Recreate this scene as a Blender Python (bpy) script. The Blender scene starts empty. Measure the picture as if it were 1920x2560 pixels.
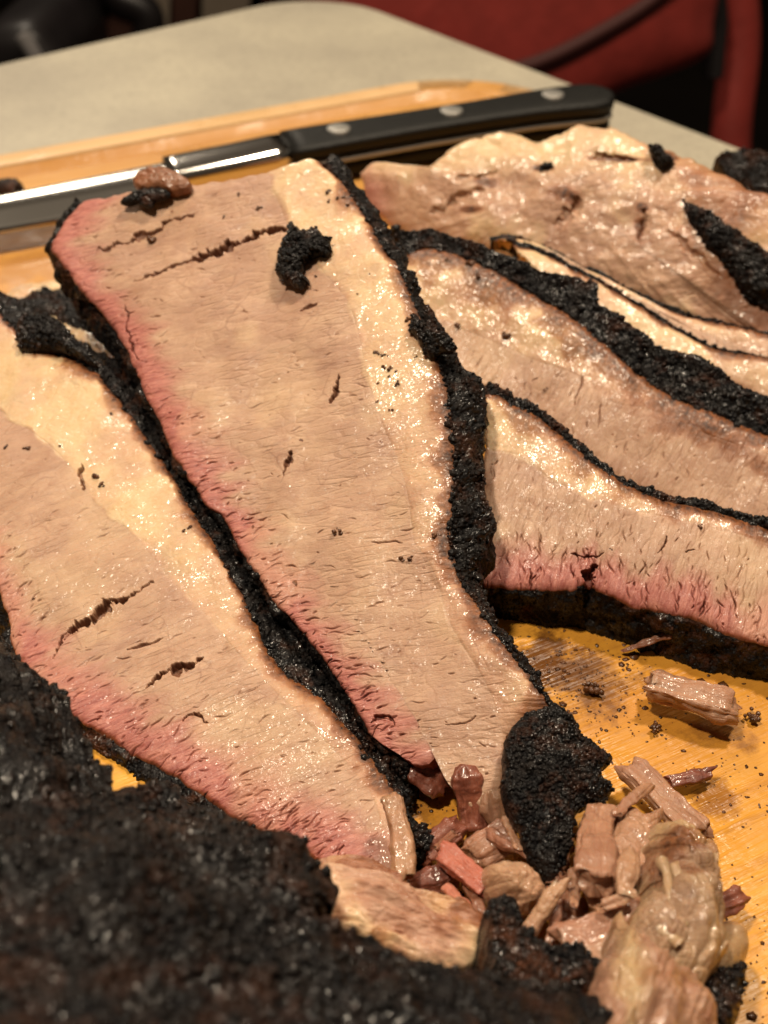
import bpy, math
import numpy as np
from mathutils import Vector, Matrix
V = 1920 / 1659.0          # outlines were read off a 1659 px wide view of the photograph
rng = np.random.default_rng(7)
# ------------------------------------------------------------------ camera
F = 2900.0; CX, CY = 960.0, 1280.0; PITCH = math.radians(39.6); CAMZ = 0.180
sc = bpy.context.scene
cd = bpy.data.cameras.new('camera'); cam = bpy.data.objects.new('camera', cd)
sc.collection.objects.link(cam); sc.camera = cam
cam.location = (0, 0, CAMZ); cam.rotation_euler = (math.pi / 2 - PITCH, 0, 0)
cd.sensor_fit = 'VERTICAL'; cd.sensor_height = 36; cd.lens = F / 2560 * 36
cd.clip_start = 0.01; cd.clip_end = 50
cd.dof.use_dof = True; cd.dof.focus_distance = 0.222; cd.dof.aperture_fstop = 19
# ------------------------------------------------------------------ light
w = bpy.data.worlds.new('World'); sc.world = w; w.use_nodes = True
w.node_tree.nodes['Background'].inputs[0].default_value = (1.0, 0.74, 0.5, 1)
w.node_tree.nodes['Background'].inputs[1].default_value = 0.06
sc.view_settings.view_transform = 'Standard'; sc.view_settings.look = 'None'
sc.view_settings.exposure = 0.0; sc.view_settings.gamma = 1.0
def lamp(name, loc, target, size, power, col):
    l = bpy.data.lights.new(name, 'AREA'); l.shape = 'DISK'; l.size = size; l.energy = power; l.color = col
    o = bpy.data.objects.new(name, l); sc.collection.objects.link(o); o.location = loc
    o.rotation_euler = (Vector(target) - Vector(loc)).to_track_quat('-Z', 'Y').to_euler(); return o
lamp('unseen_lamp', (0.34, 0.50, 1.10), (0.0, 0.22, 0), 0.12, 12, (1.0, 0.83, 0.62))
lamp('unseen_lamp', (-0.34, 0.12, 1.15), (0.0, 0.22, 0), 0.10, 13, (1.0, 0.83, 0.62))  # unseen lamp added overhead left to raise glints on the meat
lamp('unseen_lamp', (-0.55, 1.75, 1.25), (0.0, 0.25, 0), 0.42, 11, (1.0, 0.86, 0.68))  # unseen lamp added at the back for the blade to reflect
sc.cycles.max_bounces = 6; sc.cycles.use_denoising = True
# ------------------------------------------------------------------ projection
cp, sp = math.cos(PITCH), math.sin(PITCH)
CAM = np.array([0, 0, CAMZ])
def rays(p):
    p = np.asarray(p, float)
    x = (p[..., 0] - CX) / F; y = -(p[..., 1] - CY) / F
    return np.stack([x, cp + y * sp, -sp + y * cp], -1)
def at_z(p, z):
    d = rays(p); t = (np.asarray(z) - CAMZ) / d[..., 2]
    return CAM + d * t[..., None]
class Plane:
    def __init__(s, *a):
        P = [at_z(np.array(q[:2], float), q[2]) for q in a]
        s.p = P[0]; n = np.cross(P[1] - P[0], P[2] - P[0]); n /= np.linalg.norm(n)
        if n @ (CAM - s.p) < 0: n = -n
        s.n = n
        u = P[1] - P[0]; u /= np.linalg.norm(u); s.u = u; s.v = np.cross(n, u)
    @classmethod
    def facing(cls, a, n):
        s = cls.__new__(cls); s.p = at_z(np.array(a[:2], float), a[2]); s.n = np.array(n, float) / np.linalg.norm(n)
        u = np.cross([0, 0, 1.0], s.n); s.u = u / np.linalg.norm(u); s.v = np.cross(s.n, s.u); return s
    def hit(s, px, off=0.0):
        d = rays(px); q = s.p + s.n * off
        t = ((q - CAM) @ s.n) / (d @ s.n)
        return CAM + d * t[..., None]
# ------------------------------------------------------------------ noise
_perm = np.random.default_rng(3).integers(0, 2**31, 4096).astype(np.int64)
def _h(i, j, k, s=0):
    return _perm[(i * 73856093 ^ j * 19349663 ^ k * 83492791 ^ (s * 2654435761)) & 4095]
def vn(p, s=0):
    """value noise, -1..1"""
    f = np.floor(p); i = f.astype(np.int64); t = p - f; t = t * t * (3 - 2 * t)
    r = 0
    for a in (0, 1):
        wa = t[:, 0] if a else 1 - t[:, 0]
        for b in (0, 1):
            wb = t[:, 1] if b else 1 - t[:, 1]
            for c in (0, 1):
                wc = t[:, 2] if c else 1 - t[:, 2]
                r = r + wa * wb * wc * (_h(i[:, 0] + a, i[:, 1] + b, i[:, 2] + c, s) / 2**30 - 1)
    return r
def fbm(p, scale, oct=3, s=0, gain=0.5):
    """scale in metres of the largest feature"""
    sh = p.shape[:-1]; q = p.reshape(-1, 3) / scale; r = 0; a = 1
    for o in range(oct):
        r = r + a * vn(q + 17.3 * o, s + o); q = q * 2.03; a *= gain
    return r.reshape(sh)
def worley(p, scale, s=0):
    sh = p.shape[:-1]; q = p.reshape(-1, 3) / scale; f = np.floor(q).astype(np.int64); best = np.full(len(q), 9.0)
    for a in (-1, 0, 1):
        for b in (-1, 0, 1):
            for c in (-1, 0, 1):
                i = f[:, 0] + a; j = f[:, 1] + b; k = f[:, 2] + c; h = _h(i, j, k, s)
                dx = i + (h & 1023) / 1023 - q[:, 0]; dy = j + ((h >> 10) & 1023) / 1023 - q[:, 1]
                dz = k + ((h >> 20) & 1023) / 1023 - q[:, 2]
                best = np.minimum(best, dx * dx + dy * dy + dz * dz)
    return np.sqrt(best).reshape(sh)
def sstep(a, b, x):
    t = np.clip((x - a) / (b - a), 0, 1); return t * t * (3 - 2 * t)
# ------------------------------------------------------------------ curves
def spline(pts, n, smooth=True):
    p = np.array(pts, float)
    if smooth and len(p) > 2:
        a = np.vstack([2 * p[0] - p[1], p, 2 * p[-1] - p[-2]]); out = []
        for k in range(1, len(a) - 2):
            t = np.linspace(0, 1, 14, endpoint=False)[:, None]
            p0, p1, p2, p3 = a[k - 1], a[k], a[k + 1], a[k + 2]
            out.append(0.5 * (2 * p1 + (p2 - p0) * t + (2 * p0 - 5 * p1 + 4 * p2 - p3) * t**2 + (3 * p1 - p0 - 3 * p2 + p3) * t**3))
        p = np.vstack(out + [p[-1:]])
    d = np.r_[0, np.cumsum(np.linalg.norm(np.diff(p, axis=0), axis=1))]; d /= d[-1]
    t = np.linspace(0, 1, n)
    return np.stack([np.interp(t, d, p[:, i]) for i in range(p.shape[1])], 1)
def coons(d0, d1, c0, c1):
    """d0,d1: (nv,2) curves at u=0,1; c0,c1: (nu,2) curves at v=0,1 -> (nv,nu,2)"""
    nv, nu = len(d0), len(c0); u = np.linspace(0, 1, nu)[None, :, None]; v = np.linspace(0, 1, nv)[:, None, None]
    a = d0[:, None] * (1 - u) + d1[:, None] * u
    b = c0[None] * (1 - v) + c1[None] * v
    c = (1 - u) * (1 - v) * d0[0] + u * (1 - v) * d1[0] + (1 - u) * v * d0[-1] + u * v * d1[-1]
    return a + b - c
# ------------------------------------------------------------------ meshes
def grid_faces(nv, nu, wrap=False):
    i = np.arange(nv * nu).reshape(nv, nu)
    if wrap: i = np.hstack([i, i[:, :1]])
    return np.stack([i[:-1, :-1], i[:-1, 1:], i[1:, 1:], i[1:, :-1]], -1).reshape(-1, 4)
def grid_normals(P):
    du = np.gradient(P, axis=1); dv = np.gradient(P, axis=0)
    n = np.cross(du, dv); l = np.linalg.norm(n, axis=-1, keepdims=True); return n / np.maximum(l, 1e-12)
def mesh(name, parts, mat, parent=None, smooth=True, attrs=None, kind=None, cen=None):
    """parts: list of (verts Nx3, faces MxK) ; attrs: dict name-> concatenated per-vertex Nx4/Nx3"""
    me = bpy.data.meshes.new(name)
    vs = []; loops = []; tot = []; off = 0
    for v, f in parts:
        v = np.asarray(v, float).reshape(-1, 3); f = np.asarray(f)
        c0 = v.mean(0) if cen is None else cen; a, b, c = (v[f[:, i]] - c0 for i in (0, 1, 2))
        if (np.cross(a, b) * c).sum() < 0: f = f[:, ::-1]
        vs.append(v); loops.append((f + off).ravel()); tot.append(np.full(len(f), f.shape[1])); off += len(v)
    vs = np.vstack(vs); loops = np.concatenate(loops).astype(np.int32); tot = np.concatenate(tot).astype(np.int32)
    me.vertices.add(len(vs)); me.vertices.foreach_set('co', vs.ravel())
    me.loops.add(len(loops)); me.loops.foreach_set('vertex_index', loops)
    me.polygons.add(len(tot)); me.polygons.foreach_set('loop_start', np.r_[0, np.cumsum(tot)[:-1]].astype(np.int32))
    me.polygons.foreach_set('use_smooth', np.full(len(tot), smooth))
    me.update(calc_edges=True); me.validate()
    for k, a in (attrs or {}).items():
        if a.shape[1] == 4:
            at = me.attributes.new(k, 'FLOAT_COLOR', 'POINT'); at.data.foreach_set('color', a.astype(np.float32).ravel())
        else:
            at = me.attributes.new(k, 'FLOAT_VECTOR', 'POINT'); at.data.foreach_set('vector', a.astype(np.float32).ravel())
    me.materials.append(mat)
    o = bpy.data.objects.new(name, me); sc.collection.objects.link(o)
    if parent:
        o.parent = parent; o.matrix_parent_inverse = Matrix.Translation(-Vector(parent.location))
    if kind: o['kind'] = kind
    return o
def thing(name, label, cat, loc, group=None):
    o = bpy.data.objects.new(name, None); sc.collection.objects.link(o); o.location = Vector([float(x) for x in loc])
    o.empty_display_size = 0.01
    return tag(o, label, cat, group)
def tag(o, label, cat, group=None):
    o['label'] = label; o['category'] = cat
    if group: o['group'] = group
    return o
import bmesh
def ico(sub):
    bm = bmesh.new(); bmesh.ops.create_icosphere(bm, subdivisions=sub, radius=1.0)
    v = np.array([x.co[:] for x in bm.verts]); f = np.array([[y.index for y in x.verts] for x in bm.faces]); bm.free(); return v, f
ICO = {k: ico(k) for k in (1, 2, 3, 4)}
def grains(P, rad, sub=1, flat=0.75, jit=0.35, seed=0):
    """many little lumps in one array: P (n,3), rad (n,)"""
    r = np.random.default_rng(seed); bv, bf = ICO[sub]; n = len(P)
    s = rad[:, None, None] * r.uniform(flat, 1.15, (n, 1, 3))
    v = bv[None] * (1 + r.uniform(-jit, jit, (n, len(bv), 1))) * s + P[:, None]
    f = bf[None] + (np.arange(n) * len(bv))[:, None, None]
    return v.reshape(-1, 3), f.reshape(-1, 3)
# ------------------------------------------------------------------ materials
class NT:
    def __init__(s, name):
        m = bpy.data.materials.new(name); m.use_nodes = True; s.m = m; s.t = m.node_tree; s.t.nodes.clear()
        s.out = s.n('ShaderNodeOutputMaterial'); s.b = s.n('ShaderNodeBsdfPrincipled')
        s.t.links.new(s.b.outputs[0], s.out.inputs[0]); s.co = s.n('ShaderNodeTexCoord')
    def n(s, typ, **k):
        x = s.t.nodes.new(typ)
        for a, b in k.items(): setattr(x, a, b)
        return x
    def l(s, a, b): s.t.links.new(a, b)
    def set(s, **k):
        for a, b in k.items():
            i = s.b.inputs[a.replace('_', ' ')]
            if hasattr(b, 'is_linked'): s.l(b, i)
            else: i.default_value = b
    def vec(s, attr=None, scale=(1, 1, 1)):
        src = s.co.outputs['Object'] if attr is None else s.attr(attr, 'Vector')
        mp = s.n('ShaderNodeMapping'); s.l(src, mp.inputs[0]); mp.inputs['Scale'].default_value = scale; return mp.outputs[0]
    def attr(s, name, out='Color'):
        a = s.n('ShaderNodeAttribute'); a.attribute_name = name; return a.outputs[out]
    def vecmix(s, vec, scale, amp):
        x = s.n('ShaderNodeTexNoise'); s.l(vec, x.inputs['Vector']); x.inputs['Scale'].default_value = scale
        y = s.n('ShaderNodeVectorMath', operation='MULTIPLY_ADD'); s.l(x.outputs['Color'], y.inputs[0]); y.inputs[1].default_value = (amp, amp, amp); s.l(vec, y.inputs[2]); return y.outputs[0]
    def noise(s, vec, scale, detail=3, rough=0.55, dist=0.0):
        x = s.n('ShaderNodeTexNoise'); s.l(vec, x.inputs['Vector']); x.inputs['Scale'].default_value = scale
        x.inputs['Detail'].default_value = detail; x.inputs['Roughness'].default_value = rough; x.inputs['Distortion'].default_value = dist
        return x.outputs[0]
    def voro(s, vec, scale, feat='F1', out=0):
        x = s.n('ShaderNodeTexVoronoi'); x.feature = feat; s.l(vec, x.inputs['Vector']); x.inputs['Scale'].default_value = scale
        return x.outputs[out]
    def ramp(s, fac, *st):
        x = s.n('ShaderNodeValToRGB'); s.l(fac, x.inputs[0]); e = x.color_ramp.elements
        while len(e) < len(st): e.new(0.5)
        for i, (p, c) in enumerate(st):
            e[i].position = p; e[i].color = (*c, 1) if isinstance(c, tuple) else (c, c, c, 1)
        return x.outputs[0]
    def mix(s, fac, a, b, mode='MIX'):
        x = s.n('ShaderNodeMix'); x.data_type = 'RGBA'; x.blend_type = mode; x.clamp_factor = True
        for v, i in ((fac, 0), (a, 6), (b, 7)):
            if hasattr(v, 'is_linked'): s.l(v, x.inputs[i])
            else: x.inputs[i].default_value = v if i == 0 else (*v, 1)
        return x.outputs[2]
    def math(s, op, a, b=0.0, c=None):
        x = s.n('ShaderNodeMath', operation=op)
        for i, v in enumerate((a, b) if c is None else (a, b, c)):
            if hasattr(v, 'is_linked'): s.l(v, x.inputs[i])
            else: x.inputs[i].default_value = v
        return x.outputs[0]
    def bump(s, h, dist, strength=1.0, prev=None):
        x = s.n('ShaderNodeBump'); s.l(h, x.inputs['Height']); x.inputs['Distance'].default_value = dist
        
        if hasattr(strength, 'is_linked'): s.l(strength, x.inputs['Strength'])
        else: x.inputs['Strength'].default_value = strength
        if prev: s.l(prev, x.inputs['Normal'])
        return x.outputs[0]
    def sep(s, c):
        x = s.n('ShaderNodeSeparateColor'); s.l(c, x.inputs[0]); return x.outputs
def mat_meat(name, lo, hi, pink_lo=(0.31, 0.092, 0.078), pink_hi=(0.49, 0.195, 0.155), fatty=(0.70, 0.53, 0.32), sss=0.15, wet=0.24, crough=0.15):
    """cooked beef: zone.r = smoke ring, zone.g = how fatty, zone.b = browned towards the crust, zone.a = shade painted into slits and tears, lower is darker"""
    s = NT(name); z = s.sep(s.attr('zone')); fib = s.vec('fib')
    fs = s.vec('fib', (0.30, 1.25, 1))          # fibres run along x of 'fib' (mm)
    n1 = s.noise(fib, 0.16, 4, 0.6); n2 = s.noise(fs, 0.9, 4, 0.65, 0.6); n3 = s.noise(fib, 1.5, 3)
    base = s.mix(s.ramp(n1, (0.33, 0.0), (0.68, 1.0)), lo, hi)
    base = s.mix(s.math('MULTIPLY', s.ramp(n2, (0.50, 0.0), (0.72, 1.0)), 0.35), base, tuple(c * 0.66 for c in lo))
    base = s.mix(s.math('MULTIPLY', s.ramp(n3, (0.52, 0.0), (0.75, 1.0)), 0.35), base, tuple(min(1, c * 1.2) for c in hi))
    big = s.noise(fib, 0.055, 4, 0.6, 0.5)
    base = s.mix(s.math('MULTIPLY', s.ramp(big, (0.50, 0.0), (0.66, 1.0)), 0.6), base, tuple(c * k for c, k in zip(lo, (0.86, 0.84, 0.95))))
    base = s.mix(s.math('MULTIPLY', s.ramp(s.noise(fib, 0.5, 4, 0.7, 0.3), (0.55, 0.0), (0.70, 1.0)), 0.5), base, tuple(c * k for c, k in zip(lo, (0.92, 0.78, 0.74))))
    cellv = s.vecmix(fs, 0.5, 1.2); vc = s.n('ShaderNodeTexVoronoi'); s.l(cellv, vc.inputs['Vector']); vc.inputs['Scale'].default_value = 0.5
    cs = s.sep(vc.outputs['Color']); base = s.mix(s.math('MULTIPLY', cs[0], 0.34), base, tuple(c * k for c, k in zip(lo, (0.82, 0.74, 0.70))))
    base = s.mix(s.math('MULTIPLY', cs[1], 0.25), base, tuple(min(1, c * 1.18) for c in hi))
    edge = s.math('MULTIPLY', s.ramp(s.voro(s.vecmix(fib, 0.12, 6.0), 0.14, 'DISTANCE_TO_EDGE'), (0.0, 1.0), (0.035, 0.0)), s.ramp(s.noise(fib, 0.09, 2), (0.48, 0.0), (0.62, 0.55)))
    base = s.mix(edge, base, tuple(c * k for c, k in zip(lo, (0.62, 0.50, 0.46))))
    pink = s.mix(s.ramp(n2, (0.35, 0.0), (0.66, 1.0)), pink_lo, pink_hi)
    base = s.mix(z[0], base, pink)
    fat = s.mix(s.ramp(s.noise(fib, 0.35, 5, 0.7), (0.34, 0.0), (0.62, 1.0)), tuple(c * k for c, k in zip(fatty, (0.88, 0.78, 0.68))), fatty)
    fat = s.mix(s.math('MULTIPLY', s.ramp(s.noise(fib, 0.07, 3), (0.46, 0.0), (0.64, 1.0)), 0.55), fat, tuple(c * k for c, k in zip(fatty, (0.78, 0.60, 0.68))))
    base = s.mix(z[1], base, fat)
    brown = s.mix(s.ramp(s.noise(fib, 0.7, 3), (0.35, 0.0), (0.65, 1.0)), (0.05, 0.016, 0.007), (0.22, 0.075, 0.022))
    base = s.mix(s.math('MULTIPLY', s.ramp(z[2], (0.0, 0.0), (0.45, 1.0)), 0.75), base, s.mix(1.0, base, (0.62, 0.36, 0.20), 'MULTIPLY'))
    base = s.mix(s.ramp(z[2], (0.30, 0.0), (0.9, 1.0)), base, brown)
    base = s.mix(s.attr('zone', 'Alpha'), s.mix(1.0, base, (0.36, 0.22, 0.17), 'MULTIPLY'), base)  # slit shade painted into the base colour where zone alpha drops
    b = s.bump(s.ramp(s.voro(s.vecmix(fib, 0.22, 3.0), 0.22, 'DISTANCE_TO_EDGE'), (0.0, 0.0), (0.12, 1.0)), 0.00009, s.math('MULTIPLY', s.ramp(s.noise(fib, 0.12, 2), (0.45, 0.0), (0.6, 1.0)), 0.7))
    b = s.bump(s.ramp(s.voro(s.vecmix(fs, 0.5, 1.2), 0.5, 'DISTANCE_TO_EDGE'), (0.0, 0.0), (0.16, 1.0)), 0.00016, s.math('MULTIPLY', s.ramp(s.noise(fib, 0.1, 2), (0.40, 0.15), (0.6, 1.0)), s.math('SUBTRACT', 0.8, s.math('MULTIPLY', z[1], 0.7))), b)
    b = s.bump(s.noise(fs, 1.5, 5, 0.72, 0.6), 0.00023, 0.75, b)
    b = s.bump(s.noise(fib, 2.6, 3, 0.6), 0.00020, s_wet(s, z, 0.45), b)
    s.set(Base_Color=base, Roughness=s.ramp(s.noise(fib, 0.8, 3), (0.35, 0.30), (0.65, 0.58)), Normal=b)
    s.b.inputs['Specular IOR Level'].default_value = 0.45
    cb = s.bump(s.noise(fib, 0.7, 2, 0.5), 0.00036, 1.0)
    s.l(cb, s.b.inputs['Coat Normal'])
    cw = s.math('MULTIPLY_ADD', z[1], 0.30, s.math('MULTIPLY', s.ramp(s.noise(fib, 0.35, 3), (0.45, 0.05), (0.62, 1.0)), wet))
    cw = s.math('MULTIPLY', cw, s.math('SUBTRACT', 1.0, s.math('MULTIPLY', z[2], 0.75)))
    s.l(cw, s.b.inputs['Coat Weight']); s.b.inputs['Coat Roughness'].default_value = crough
    s.b.inputs['Subsurface Weight'].default_value = sss
    s.b.inputs['Subsurface Radius'].default_value = (1.0, 0.45, 0.25); s.b.inputs['Subsurface Scale'].default_value = 0.0015
    return s.m
def s_wet(s, z, k): return k
def mat_bark(name, coat=0.6, gloss=0.45, brown=0.55):
    s = NT(name); o = s.vec(); n = s.noise(o, 260, 4, 0.65); v = s.voro(o, 1700)
    c = s.mix(s.ramp(n, (0.40, 0.0), (0.70, 1.0)), (0.0030, 0.0027, 0.0035), (0.012, 0.009, 0.008))
    c = s.mix(s.math('MULTIPLY', s.ramp(s.noise(o, 120, 4, 0.7), (0.52, 0.0), (0.72, 1.0)), brown), c, (0.075, 0.024, 0.009))
    c = s.mix(s.math('MULTIPLY', s.ramp(s.noise(o, 1500, 2), (0.62, 0.0), (0.75, 1.0)), 0.22), c, (0.10, 0.10, 0.09))
    b = s.bump(s.noise(o, 900, 3, 0.6), 0.0006, 0.8); b = s.bump(v, 0.0004, 0.7, b)
    s.set(Base_Color=c, Roughness=s.ramp(s.noise(o, 700, 2), (0.4, gloss), (0.6, 0.75)), Normal=b)
    s.b.inputs['Specular IOR Level'].default_value = 0.15
    s.l(s.bump(s.noise(o, 1000, 1.5, 0.5), 0.0004, 1.0), s.b.inputs['Coat Normal'])
    s.l(s.ramp(s.noise(o, 150, 4, 0.65), (0.42, 0.05), (0.65, coat * 1.5)), s.b.inputs['Coat Weight']); s.b.inputs['Coat Roughness'].default_value = 0.14
    return s.m
def mat_plain(name, col, rough=0.5, metal=0.0, bump=0.0, bscale=500, var=0.0, coat=0.0, spec=0.5):
    s = NT(name); o = s.vec()
    c = s.mix(s.ramp(s.noise(o, bscale * 0.4, 4), (0.35, 0.0), (0.65, 1.0)), tuple(x * (1 - var) for x in col), tuple(min(1, x * (1 + var)) for x in col))
    s.set(Base_Color=c, Roughness=rough, Metallic=metal); s.b.inputs['Coat Weight'].default_value = coat
    s.b.inputs['Specular IOR Level'].default_value = spec
    if bump: s.l(s.bump(s.noise(o, bscale, 3), bump), s.b.inputs['Normal'])
    return s.m
M = {}
M['slice'] = mat_meat('sliced_brisket', (0.38, 0.218, 0.143), (0.51, 0.33, 0.225))
M['fat'] = mat_meat('rendered_fat', (0.42, 0.235, 0.15), (0.54, 0.335, 0.215), fatty=(0.68, 0.51, 0.31), sss=0.3, wet=1.0)
M['tan'] = mat_meat('shredded_beef', (0.27, 0.12, 0.072), (0.38, 0.195, 0.12), wet=1.0, sss=0.35)
M['pink'] = mat_meat('pink_beef', (0.36, 0.10, 0.065), (0.47, 0.16, 0.105), wet=0.9, sss=0.3)
M['darkred'] = mat_meat('dark_red_beef', (0.13, 0.033, 0.020), (0.25, 0.08, 0.045), wet=1.0, sss=0.3)
M['jelly'] = mat_meat('jellied_fat', (0.22, 0.125, 0.075), (0.36, 0.22, 0.13), fatty=(0.46, 0.33, 0.185), sss=0.3, wet=1.2, crough=0.08)
M['bark'] = mat_bark('peppery_bark', coat=0.45); M['bark_dull'] = mat_bark('dull_bark', brown=0.35, coat=0.3); M['bark_brown'] = mat_bark('brown_bark', brown=1.0, coat=0.4)
M['crumb'] = mat_plain('pepper_crumb', (0.075, 0.027, 0.009), 0.3, bump=0.0003, bscale=1500, var=0.5)
# ------------------------------------------------------------------ brisket slices
def slits(P, h, mm, n, u0, u1, seed, ang, ln=(1.0, 4.0), wd=(0.12, 0.3), dp=(0.25, 0.6), v0=0.02, v1=0.98):
    """carve short fibre gaps into the height field h (nv,nu); mm (nv,nu,2) = flat coordinates in mm"""
    r = np.random.default_rng(seed); nv, nu = h.shape
    du = np.abs(np.linalg.norm(mm[:, 1:] - mm[:, :-1], axis=-1)).mean(); dv = np.linalg.norm(mm[1:] - mm[:-1], axis=-1).mean()
    for _ in range(n):
        j = int(r.uniform(u0, u1) * (nu - 1)); i = int(r.uniform(v0, v1) * (nv - 1))
        L = r.uniform(*ln) * r.uniform(0.4, 1); W = r.uniform(*wd); D = r.uniform(*dp)
        a = ang + r.normal(0, 0.22); kw = int((L + 1) / du) + 2; kh = int((L + 1) / dv) + 2
        sl = (slice(max(0, i - kh), i + kh), slice(max(0, j - kw), j + kw))
        q = mm[sl] - mm[i, j]; x = q[..., 0] * math.cos(a) + q[..., 1] * math.sin(a); y = -q[..., 0] * math.sin(a) + q[..., 1] * math.cos(a)
        y = y + 0.18 * np.sin(x * 1.7 + r.uniform(0, 6)) + 0.05 * x * x / L
        e = np.clip(1 - (x / L) ** 2, 0, 1); ww = W * np.sqrt(e) + 1e-4
        h[sl] -= D * e * np.exp(-(y / ww) ** 2)
def tear(px, h, line, width, depth, wob=3.0, seed=0):
    """a torn gap along a polyline given in photograph pixels; returns mask"""
    L = spline(line, 40); d = np.full(h.shape, 1e9); tt = np.zeros(h.shape)
    lo = L.min(0) - 50; hi = L.max(0) + 50
    m = (px[..., 0] > lo[0]) & (px[..., 0] < hi[0]) & (px[..., 1] > lo[1]) & (px[..., 1] < hi[1])
    q = px[m]; z3 = np.stack([q[:, 0], q[:, 1], np.full(len(q), seed * 9.0 + 3)], 1)
    q = q + np.stack([fbm(z3, 34, 3, 1), fbm(z3, 34, 3, 2)], 1) * 9 * min(1, width / 4) + np.stack([fbm(z3, 9, 2, 3), fbm(z3, 9, 2, 4)], 1) * 3.2 * min(1, width / 4)
    dd = np.full(len(q), 1e9); t = np.zeros(len(q))
    for k in range(len(L) - 1):
        a, b = L[k], L[k + 1]; ab = b - a; s = np.clip(((q - a) @ ab) / (ab @ ab), 0, 1)
        x = np.linalg.norm(q - a - s[:, None] * ab, axis=1); c = x < dd; dd[c] = x[c]; t[c] = (k + s[c]) / (len(L) - 1)
    n = fbm(np.stack([q[:, 0], q[:, 1], np.full(len(q), seed * 9.0)], 1), 22, 3)
    w = width * np.sqrt(np.clip(1 - (2 * t - 1) ** 2, 0, 1)) * np.clip(0.8 + 1.2 * n, 0.15, 3) + 0.5
    e = 1 - sstep(0.55, 1.25, (dd + wob * 0.5 * n) / np.maximum(w, 0.5))
    h[m] -= depth * e * np.clip(1 - (2 * t - 1) ** 2, 0, 1) ** 0.3
    return m
def brisket(name, label, plane, L, Fc, R, T=((), ()), Bt=((), ()), nv=400, nl=240, nf=80, B=None, B_off=0.006, LB=None, LB_off=0.006, LB_z=None,
            thick=0.009, ring=0.007, seed=1, fib_ang=0.0, n_slit=250, n_ring=200, tears=(), bulge=0.0012, cream=(1.0, 0.2), slim=1.0, roll=0.9, bark_mat='bark', lean_mat='slice', fat_mat='fat',
            lip=260, lip_r=(0.00025, 0.0007), char=0.0042, fat_lump=0.00008, group='brisket slices fanned out on the board', ragged=4.0, base=None, back=True, bark_amp=0.0007):
    L, Fc, R = [spline(np.array(c, float) * V, nv) for c in (L, Fc, R)]
    tl = spline(np.vstack([L[:1], np.array(T[0], float).reshape(-1, 2) * V, Fc[:1]]), nl); tf = spline(np.vstack([Fc[:1], np.array(T[1], float).reshape(-1, 2) * V, R[:1]]), nf)
    bl = spline(np.vstack([L[-1:], np.array(Bt[0], float).reshape(-1, 2) * V, Fc[-1:]]), nl); bf = spline(np.vstack([Fc[-1:], np.array(Bt[1], float).reshape(-1, 2) * V, R[-1:]]), nf)
    pl = coons(L, Fc, tl, bl); pf = coons(Fc, R, tf, bf)
    px = np.concatenate([pl, pf[:, 1:]], 1); nu = px.shape[1]
    # ragged outline: wobble that dies off inwards
    uu = np.linspace(0, 1, nu)[None]; vv = np.linspace(0, 1, nv)[:, None]
    edge = np.maximum.reduce([np.exp(-uu / 0.03) + 0 * vv, np.exp(-(1 - uu) / 0.03) + 0 * vv, np.exp(-vv / 0.02) + 0 * uu, np.exp(-(1 - vv) / 0.02) + 0 * uu])
    q = np.stack([px[..., 0], px[..., 1], np.full(px.shape[:2], seed * 50.0)], -1)
    px = px + np.stack([fbm(q, 26, 4, seed), fbm(q, 26, 4, seed + 9)], -1) * ragged * edge[..., None]
    P = plane.hit(px); mm = np.stack([(P - plane.p) @ plane.u, (P - plane.p) @ plane.v], -1) * 1000
    # distances from both long edges, in metres
    du = np.linalg.norm(np.diff(P, axis=1), axis=-1); dL = np.concatenate([np.zeros((nv, 1)), np.cumsum(du, 1)], 1); dR = dL[:, -1:] - dL
    dF = dL - dL[:, nl - 1:nl]
    dv = np.linalg.norm(np.diff(P, axis=0), axis=-1); dT = np.concatenate([np.zeros((1, nu)), np.cumsum(dv, 0)], 0); dB = dT[-1:] - dT
    fat = sstep(-0.0008, 0.0010, dF + 0.0010 * fbm(P, 0.004, 3, seed + 3))
    h = bulge * fbm(P, 0.025, 3, seed) * 1000
    fa = fib_ang; fx = mm[..., 0] * math.cos(fa) + mm[..., 1] * math.sin(fa); fy = -mm[..., 0] * math.sin(fa) + mm[..., 1] * math.cos(fa)
    fp = np.stack([fx * 0.3, fy, np.full(fx.shape, seed * 7.0)], -1)
    h += (1 - fat) * (0.065 * fbm(fp, 2.2, 3, seed + 5) - 0.22 * sstep(0.25, 0.55, fbm(fp, 1.7, 2, seed + 15)) * sstep(0.012, 0.0, dL) )
    h += fat * fat_lump * 1000 * fbm(P, 0.0022, 3, seed + 8, 0.6) + fat * 0.35 * fbm(P, 0.008, 2, seed + 2)
    h -= 0.07 * np.exp(-(dF / 0.0003) ** 2) * (0.6 + 0.6 * fbm(P, 0.006, 2, seed + 22))     # seam between lean and fat
    h -= 1.1 * np.exp(-dL / 0.0009) + 0.8 * np.exp(-dR / 0.0012) + roll * np.exp(-dR / 0.0028) + 0.7 * np.exp(-dT / 0.0009) + 0.7 * np.exp(-dB / 0.0009)
    hs0 = h.copy()
    slits(P, h, mm, n_slit, 0.05, nl / nu * 0.97, seed, fa, (0.4, 2.4), (0.06, 0.12), (0.05, 0.6))
    ru = 0.010 * 1000 / max(1, np.linalg.norm(mm[nv // 2, -1] - mm[nv // 2, 0]))
    slits(P, h, mm, n_ring, 0.0, ru, seed + 1, fa + 0.25, (0.6, 3.2), (0.08, 0.18), (0.12, 0.7))
    for k, (ln, wd, dp) in enumerate(tears): tear(px, h, np.array(ln, float) * V, wd * V, dp, seed=k + seed)
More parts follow.
